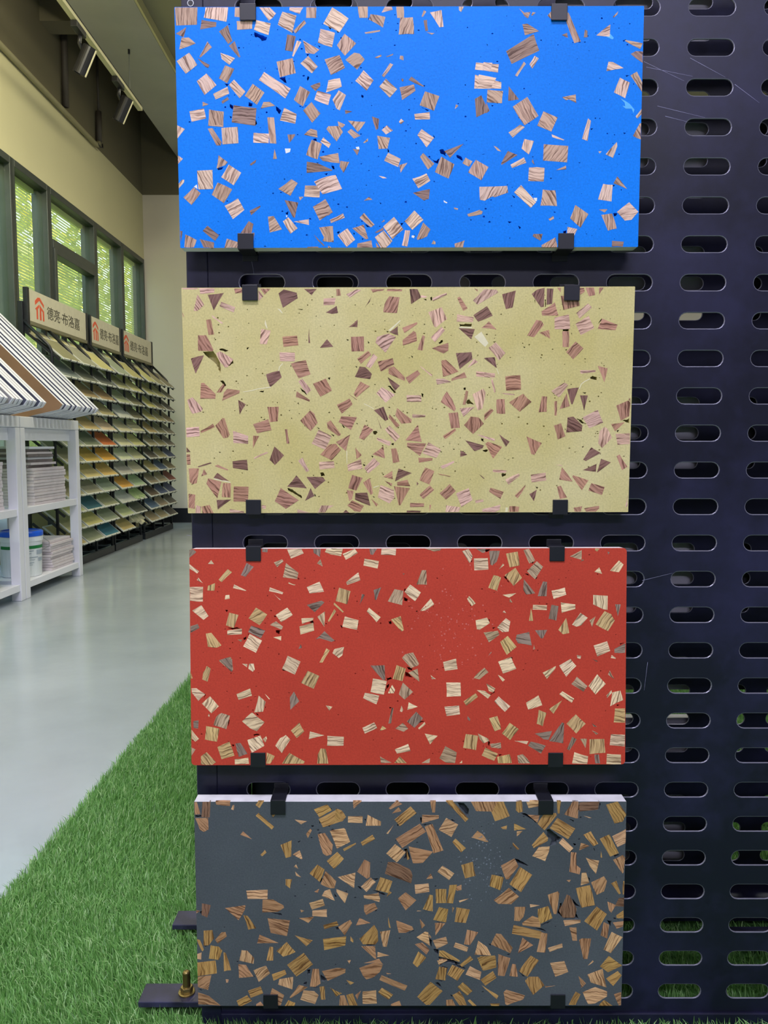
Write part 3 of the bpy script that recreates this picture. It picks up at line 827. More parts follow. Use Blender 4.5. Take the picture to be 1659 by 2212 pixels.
CHIPS_CREAM = """l3 12 1 221 5 208 21 18 17
l-5 236 8 438 9 434 63 250 79
m-15 698 11 826 11 825 63 711 75
m50 1043 12 1182 15 1100 91
l50 1021 33 1083 113 1025 168 1015 150
d-15 1353 26 1525 68 1537 140 1339 264 1285 75
d-5 1623 20 1790 20 1722 101
l-3 1881 144 2041 136 2021 225 1878 233
l55 212 85 297 221 206 300 156 300 184 189
d112 347 91 560 68 422 295
l18 526 182 707 253 687 321 499 240
l40 389 351 544 459 519 469 407 388
m82 317 416 381 409 420 608 344 615
m58 204 617 312 617 405 811 389 829 199 819
d-45 100 922 276 879 158 1123
l60 440 855 491 827 667 937 588 1037 550 1040 488 967
l130 1046 536 1172 561 1116 738 1025 732
m-4 1327 640 1521 625 1538 752 1340 774
d90 1682 521 1695 722 1672 722
d-12 1920 673 2003 773 1823 787
l5 1283 845 1489 848 1487 965 1290 960
m-5 1432 993 1634 946 1695 1134 1535 1187
d-15 1099 1135 1278 1083 1308 1171 1151 1306
l65 1580 1191 1703 1342 1641 1396 1531 1228
m52 1725 1258 1898 1192 1979 1349 1822 1431
m30 1507 1358 1684 1475 1675 1497 1493 1434
m10 225 1246 264 1243 420 1395 412 1456 210 1455
m125 526 1254 544 1294 497 1370 427 1376
m-25 575 1322 745 1346 734 1383 501 1484 529 1376
l60 34 1470 105 1432 242 1585 222 1623 99 1654 68 1603
d60 719 1472 820 1529 734 1668
m60 3 312 23 368 20 386 6 349
p0 259 835 402 823 488 974 491 1118 466 1074 442 1005 336 917
p0 479 799 524 790 606 815 561 836 492 815
p0 660 943 666 987 620 1018 601 1018
p0 1553 1310 1616 1361 1647 1411 1577 1361
p0 1427 1008 1442 1021 1429 1040
p0 1926 1179 1959 1173 1949 1211
p0 468 475 490 475 480 494
p0 848 781 880 775 850 809
p0 482 1219 520 1212 563 1276 544 1294
p0 1003 1359 1067 1346 1060 1372
p0 1528 279 1607 279 1591 294
m88 2045 21 2096 22 2110 105 2050 111
l-32 2318 26 2377 35 2229 133 2179 91
m-10 2503 23 2689 24 2664 46 2532 70
m0 2724 24 2921 29 2917 54 2716 49
d85 3018 26 3122 26 3172 132 3038 220
l-15 3172 104 3254 122 3223 141 3166 134
d120 2510 129 2487 193 2418 273
m125 2749 118 2887 131 2852 336 2669 323 2688 216
l-28 3507 75 3515 99 3329 182 3317 145
m-20 3649 143 3683 122 3789 278 3732 311
l125 4005 28 4168 35 4194 71 3920 230 3857 174
m60 3874 21 3918 33 3918 62
d-45 2052 240 2070 333 1988 345 1907 326
l85 3267 325 3443 261 3517 413 3369 523 3344 511
l8 3651 352 3871 390 3859 457 3645 450
d-30 4045 249 4122 372 3929 451 3865 365
d10 3671 533 3886 546 3839 680
d-40 2329 420 2324 519 2208 519
d-10 2862 505 2867 627 2751 583
l-22 2738 602 2839 645 2697 853 2564 719 2587 644
m-25 2921 528 3117 454 3123 479 2950 596
m-20 3073 568 3104 591 3117 702 2930 761 2925 689
m95 3193 622 3224 641 3193 827 3124 814
l130 3444 515 3489 561 3357 718 3300 653
m8 3534 726 3535 828 3472 865 3317 796
m85 2239 643 2410 638 2411 834 2246 836
m-38 2466 827 2507 877 2370 1001 2319 930
l125 2535 864 2592 912 2497 1056 2433 1030
m-28 2592 968 2795 925 2814 1007 2636 1102
d-15 2351 1034 2427 1043 2515 1131 2493 1202 2286 1171
m42 2808 1032 2956 1176 2954 1226 2738 1131 2738 1056
m-35 3125 1083 3163 1133 3017 1262 2966 1182
l45 3162 1026 3328 1146 3309 1167 3175 1052
d40 2725 1175 2890 1289 2824 1358 2763 1263
m40 3441 959 3504 946 3674 1103 3467 1175
d-48 3636 860 3844 848 3858 941 3688 1072
l-40 3877 935 3934 979 3790 1060
l5 3372 1200 3474 1197 3576 1241 3386 1275
m-12 3752 1110 3785 1185 3578 1226 3582 1197
l5 3910 1098 4164 1130 4158 1186 3911 1167
m-42 2362 1231 2489 1294 2304 1445 2268 1400
l42 2648 1307 2826 1408 2699 1513 2572 1389
l3 2979 1413 3176 1416 3177 1504 2982 1501
d40 4010 929 4155 917 4175 1055
m58 3519 1364 3590 1467 3642 1594 3623 1632 3438 1507
m95 3773 1354 3805 1367 3769 1543 3731 1543
l85 4008 1330 4040 1380 3998 1595 3935 1620 3863 1405
m0 3973 532 4073 446 4169 545 4175 555
m40 2189 1388 2316 1470 2306 1476 2228 1419
w0 3880 649 3974 581 4070 731 4027 783
p0 3677 481 3847 476 3841 513 3684 512
p0 3292 135 3314 123 3317 172 3298 172
p0 3176 1390 3208 1403 3202 1447 3183 1428
p0 3741 1323 3779 1317 3773 1348 3748 1348
p0 2725 1295 2763 1289 2839 1377 2814 1387
p0 3402 722 3458 685 3465 710 3421 741
p0 2175 674 2213 684 2194 696
p0 2466 700 2485 719 2472 737
p0 3042 889 3065 907 3055 924
p0 2707 567 2745 571 2726 589
p0 3794 1480 3825 1474 3883 1544 3781 1518
p0 3197 153 3241 153 3242 178
p0 2294 1024 2319 1036 2312 1055
w0 2738 558 2890 429 2902 435 2764 571
w0 3677 518 3847 517 3848 534 3684 533
d105 4242 96 4425 48 4385 269 4297 290
d112 4635 94 4706 37 4803 13 4798 258 4760 266
d95 4834 22 4921 26 4907 222 4835 234
m60 4970 14 5018 14 5019 75
m-20 4944 203 4995 376 4778 372 4768 319
m82 5018 118 5070 118 5072 179 5259 174 5273 248 5059 302
m-25 5267 15 5324 15 5337 64 5276 107
m70 5345 12 5455 12 5476 108 5393 126
m100 5523 12 5586 13 5526 105
l-42 5383 217 5436 269 5275 414 5232 340
l-5 4945 400 5132 358 5153 549 4948 551
l-15 5223 481 5395 377 5475 538 5295 630
m8 5578 415 5783 496 5758 566 5519 548
m120 4701 430 4770 442 4803 492 4674 656 4585 633
m50 4873 560 4892 674 4744 597
m90 5049 579 5141 580 5142 787 5058 784
m-48 5232 713 5337 803 5202 948 5106 852
l55 4165 719 4299 862 4212 958 4071 793
d55 4022 923 4155 915 4185 1061
l15 4018 1111 4109 1127 4098 1186 4019 1177
l80 4127 1192 4174 1374 4155 1387 4111 1224
m-3 4300 1170 4500 1153 4513 1344 4315 1359
l-3 5297 1090 5509 1090 5503 1115 5308 1136
m80 5532 1032 5666 1066 5627 1253
l-35 5096 1252 5145 1283 5024 1449 4919 1364
d95 5133 1340 5287 1319 5210 1541 5191 1541
m85 5125 1396 5173 1566 5034 1604
d90 5305 1424 5410 1425 5365 1630
l10 4237 1387 4428 1404 4425 1417 4301 1406
p0 5055 551 5136 549 5137 576 5058 576
p0 5566 415 5578 421 5530 489 5532 464
p0 5092 821 5124 809 5109 834
p0 5435 1184 5466 1165 5524 1178 5525 1222 5442 1203
p0 5159 598 5179 605 5176 629
p0 4531 776 4563 788 4550 797
p0 5339 1384 5390 1384 5378 1403
p0 4664 147 4684 178 4678 227
p0 4127 712 4171 706 4152 725
p0 4909 1368 4966 1402 4954 1408
p0 4809 166 4827 166 4823 264 4813 264
m88 1108 1564 1261 1562 1245 1758 1142 1771
m-5 911 1796 1118 1729 1160 1877 964 1917
m55 1683 1613 1740 1658 1783 1779 1686 1887 1547 1750
l20 1795 1870 1967 1958 1882 2143 1697 2059
m82 908 1949 991 1955 905 2122
m68 502 1712 531 1715 593 1935 567 1974 508 1982 401 1814
m-25 372 1788 396 1833 208 1913 202 1883
l-3 10 1841 182 1828 191 1954 10 1969
l5 639 1884 844 1955 841 2060 640 2047
m88 1340 1864 1372 1864 1399 2056 1360 2056
m60 1924 1766 1957 1747 2083 1920 2057 1958 1911 1843
d65 1195 2094 1322 2215 1197 2347 1125 2276
l-25 1091 2167 1110 2184 921 2265 911 2247
d3 624 2294 820 2273 830 2417 628 2385
d-22 326 2307 341 2320 159 2375 150 2362
m22 422 2339 563 2404 556 2419 379 2358
l65 1572 2245 1660 2425 1621 2442 1511 2290
l-3 1797 2306 1997 2297 2005 2387 1802 2409
d60 6 2100 59 2165 7 2171
m3 6 2197 51 2197 54 2338 9 2338
m115 27 2390 169 2390 131 2590 72 2603 34 2571
m40 233 2397 277 2468 192 2496
d28 416 2449 572 2561 478 2552 360 2520
m45 288 2522 468 2572 405 2799 261 2597
m90 485 2587 594 2591 584 2786 467 2779
m3 632 2634 834 2639 819 2845 624 2842
d5 1485 2485 1625 2664 1356 2640
d15 1621 2509 1846 2512 1878 2558 1735 2674
m15 1269 2657 1513 2826 1336 2943 1185 2838
d125 1677 2658 1727 2768 1597 2835
m120 17 2733 107 2746 95 2941 9 2922
l85 116 2889 181 2909 172 3000 167 3000 100 2998
m72 198 3000 187 2909 299 2886 350 3000
d-40 394 2818 596 2812 407 2951
l3 570 2942 764 2975 764 2998 569 2994
l0 1006 2890 1065 2897 1061 2942 1005 2936
l10 1492 2947 1660 2995 1491 2999
l115 1817 2898 1991 2898 1907 2943 1867 2995 1770 2995
p0 1360 2657 1431 2677 1559 2781 1546 2806 1482 2754 1366 2689
p0 1808 2451 1847 2447 1872 2496 1821 2503
p0 36 2590 92 2603 59 2610
p0 1021 1732 1079 1720 1072 1739
p0 1529 1645 1545 1658 1532 1666
p0 440 2166 469 2166 456 2185
p0 1554 2174 1580 2168 1567 2187
p0 1770 1830 1815 1862 1789 1862
p0 1955 1926 2006 1951 1993 1964
p0 1728 2735 1747 2774 1730 2774
p0 812 1611 838 1614 825 1624
w0 360 2520 589 2572 591 2587 372 2539
m-28 2215 1457 2255 1533 2108 1659 2042 1541
m15 2104 1691 2313 1706 2231 1875 2065 1767
d65 2671 1565 2734 1737 2692 1758 2539 1613
m52 2852 1585 3050 1741 3041 1784 2909 1794 2826 1680
m50 2750 1669 2888 1820 2839 1847 2737 1711
d68 2581 1698 2641 1857 2632 1864
l0 3056 1668 3235 1678 3228 1706 3056 1716
l42 2750 1819 2893 1966 2824 2039 2686 1870
m-35 2411 1806 2532 1876 2403 2010 2337 1984
m48 1905 1766 2096 1932 2070 1958 1917 1855
m-45 2218 1939 2159 2160 2025 2037
m-45 2024 2060 2094 2143 1965 2284 1811 2207 1928 2072
m-20 3133 1807 3185 2039 2961 2017
l25 2583 1978 2772 2038 2749 2093 2576 2010
m5 2986 2049 3246 2060 3160 2229 2986 2103
l15 3274 2043 3448 2146 3384 2257 3192 2190
m40 2666 2097 2687 2260 2518 2204
m88 2768 2132 2839 2123 2884 2308 2794 2324
m85 2285 2109 2374 2214 2302 2272
m0 3137 2252 3333 2257 3327 2290 3147 2321
l-20 2177 2345 2364 2266 2382 2401 2189 2432
l-42 2537 2250 2623 2330 2459 2465 2402 2392
l-30 3622 2294 3622 2319 3469 2406 3436 2368
d0 3708 2155 3801 2214 3705 2242
d12 3771 2019 4023 2090 4004 2128 3896 2166
m85 3541 1656 3670 1644 3698 1853 3580 1862
m-35 3631 1860 3647 1885 3498 2002 3469 1961
m95 3840 1701 3949 1714 4020 1797 3875 1936 3752 1815
l30 3926 1937 4169 2001 4169 2033 4003 1981
l-40 3693 1593 3894 1575 3745 1705
m128 3231 2385 3356 2434 3290 2617 3154 2556
m5 3398 2467 3582 2506 3559 2512 3443 2489
m-20 2788 2427 2794 2543 2659 2510
d-22 2871 2397 3051 2460 2820 2575
m0 2852 2582 2993 2550 3032 2640 2852 2629
m65 2678 2562 2787 2601 2774 2640
m110 2240 2481 2382 2523 2297 2697 2187 2662
m75 2478 2526 2523 2736 2490 2756 2388 2587
l22 2626 2620 2807 2691 2813 2795 2748 2873 2587 2788
m85 2807 2637 3026 2666 2897 2899 2871 2896
m-42 3296 2628 3354 2690 3207 2815 3155 2757
m-42 3566 2609 3648 2706 3516 2825 3426 2738
l-25 3824 2667 3877 2829 3724 2926 3651 2738
m60 2165 2691 2261 2697 2238 2814 2199 2840
d20 2284 2730 2445 2723 2487 2905 2277 2818
m25 2238 2827 2399 2905 2347 2989 2269 2976 2173 2898
m50 2497 2808 2593 2883 2565 2918
d0 2153 2957 2198 3000 2114 2996
d0 2981 2971 3175 2975 3162 2997 2981 2997
m3 3026 2867 3220 2873 3216 2919 3026 2923
m90 3291 2893 3317 2897 3291 2990
l120 3517 2900 3711 2926 3692 2991 3508 2991
l-10 4014 2952 4258 2894 4246 2966 4182 2998 4008 2991
d90 3116 2576 3142 2602 3120 2634
d45 3957 2474 4041 2538 4022 2538
l-8 3910 2835 4025 2823 4026 2855 3923 2874
p0 2525 1895 2570 1889 2589 1914 2564 1940 2532 1927
p0 2769 2068 2807 2055 2801 2087
p0 2499 2227 2531 2227 2518 2253
p0 3984 1994 4022 2000 4029 2039 3991 2026
p0 3429 2165 3461 2172 3448 2184
p0 2807 2789 2826 2802 2813 2815
p0 2110 1799 2148 1843 2135 1850
p0 2296 1783 2328 1793 2315 1799
p0 2801 1680 2824 1686 2814 1699
p0 3601 2133 3633 2134 3621 2150
p0 2367 1603 2386 1609 2377 1622
p0 2516 2775 2548 2788 2535 2795
p0 2389 2330 2427 2349 2402 2368
p0 3543 2057 3575 2057 3563 2070
p0 4005 2153 4081 2147 4069 2173 4031 2173
p0 2016 2316 2048 2323 2035 2332
m88 4185 1475 4295 1471 4307 1665 4190 1658
m115 4353 1513 4542 1400 4658 1508 4501 1640
m95 4796 1433 4866 1439 4864 1641 4752 1647
m90 4962 1502 5000 1496 4998 1692 4969 1692
m-35 4025 1670 4107 1595 4151 1620 4026 1759
d50 4226 1937 4371 2039 4321 2109
m78 4596 1970 4806 2059 4709 2219 4664 2206
m30 4042 2064 4080 2039 4273 2109 4150 2269
m85 4963 1825 5060 1793 5122 1971 5018 2013
d28 5145 1717 5221 1705 5348 1826 5340 1902 5130 1920
l-15 5348 1718 5548 1614 5627 1788 5440 1861
m85 5794 1561 5956 1492 5986 1524 5975 1701 5863 1763
m-38 5731 1807 5921 1783 5787 1905
l95 5643 1845 5682 1864 5752 1991 5620 2129 5567 2067 5581 1902
l3 5796 1938 5989 1929 5994 2075 5828 2087
d-30 5473 2118 5605 2195 5403 2303 5369 2284
d-38 5611 2274 5746 2323 5559 2464
d-10 5553 2342 5545 2451 5366 2428
m70 5858 2215 5971 2381 5900 2428 5820 2240
m50 5083 2386 5235 2582 5051 2553
m45 5239 2495 5449 2566 5360 2702 5227 2515
m30 5488 2605 5669 2657 5637 2766 5450 2702
m75 5023 2649 5076 2637 5163 2798 5065 2817
l-10 4663 2488 4865 2460 4876 2566 4678 2591
l3 4149 2416 4341 2430 4316 2462 4149 2449
l-35 4502 2468 4516 2501 4364 2623 4318 2552
m25 4120 2661 4301 2719 4257 2813 4099 2713
m130 4595 2623 4589 2655 4489 2808 4449 2771
d112 4750 2688 4714 2849 4648 2752
l5 4999 2351 5089 2360 5083 2371
m90 4381 2914 4514 2924 4505 2992 4373 2992
m60 5253 2938 5372 2917 5354 2993 5271 2993
m-15 5398 2947 5603 2913 5604 2948 5560 2993 5425 2993
l110 5987 2760 5988 2916 5957 2941
m130 5980 1461 5986 1518 5956 1474
w0 4330 2933 4362 2933 4356 2992 4324 2992
p0 5266 1730 5304 1743 5388 1794 5350 1800 5311 1775
p0 5882 1764 5933 1751 5976 1726 5978 1795 5934 1783
p0 5810 1896 5848 1890 5824 1926
p0 4265 2474 4329 2468 4323 2500 4279 2520
p0 5110 1863 5125 1876 5113 1899
p0 4030 2147 4069 2154 4050 2177
p0 5345 2112 5377 2099 5364 2124
p0 4339 2282 4371 2276 4359 2292
p0 4730 2643 4769 2656 4756 2681
w0 2406 1522 2482 1557 2541 1592 2539 1601 2482 1567 2405 1531
w0 2166 2157 2177 2157 2174 2329 2168 2329
w0 2529 2650 2607 2627 2607 2636 2532 2660
w0 1159 1309 993 1329 890 1356 785 1368 785 1361 888 1346 991 1319 1160 1296
w0 1328 995 1286 1038 1273 1090 1263 1089 1276 1033 1322 985
w0 1103 415 1126 509 1132 533 1120 531 1093 471
w0 1263 268 1307 287 1338 336 1319 330
w0 5290 1334 5314 1271 5361 1234 5429 1199 5434 1209 5367 1244 5324 1277 5298 1340
w0 4185 1061 4218 1140 4208 1140 4180 1067"""
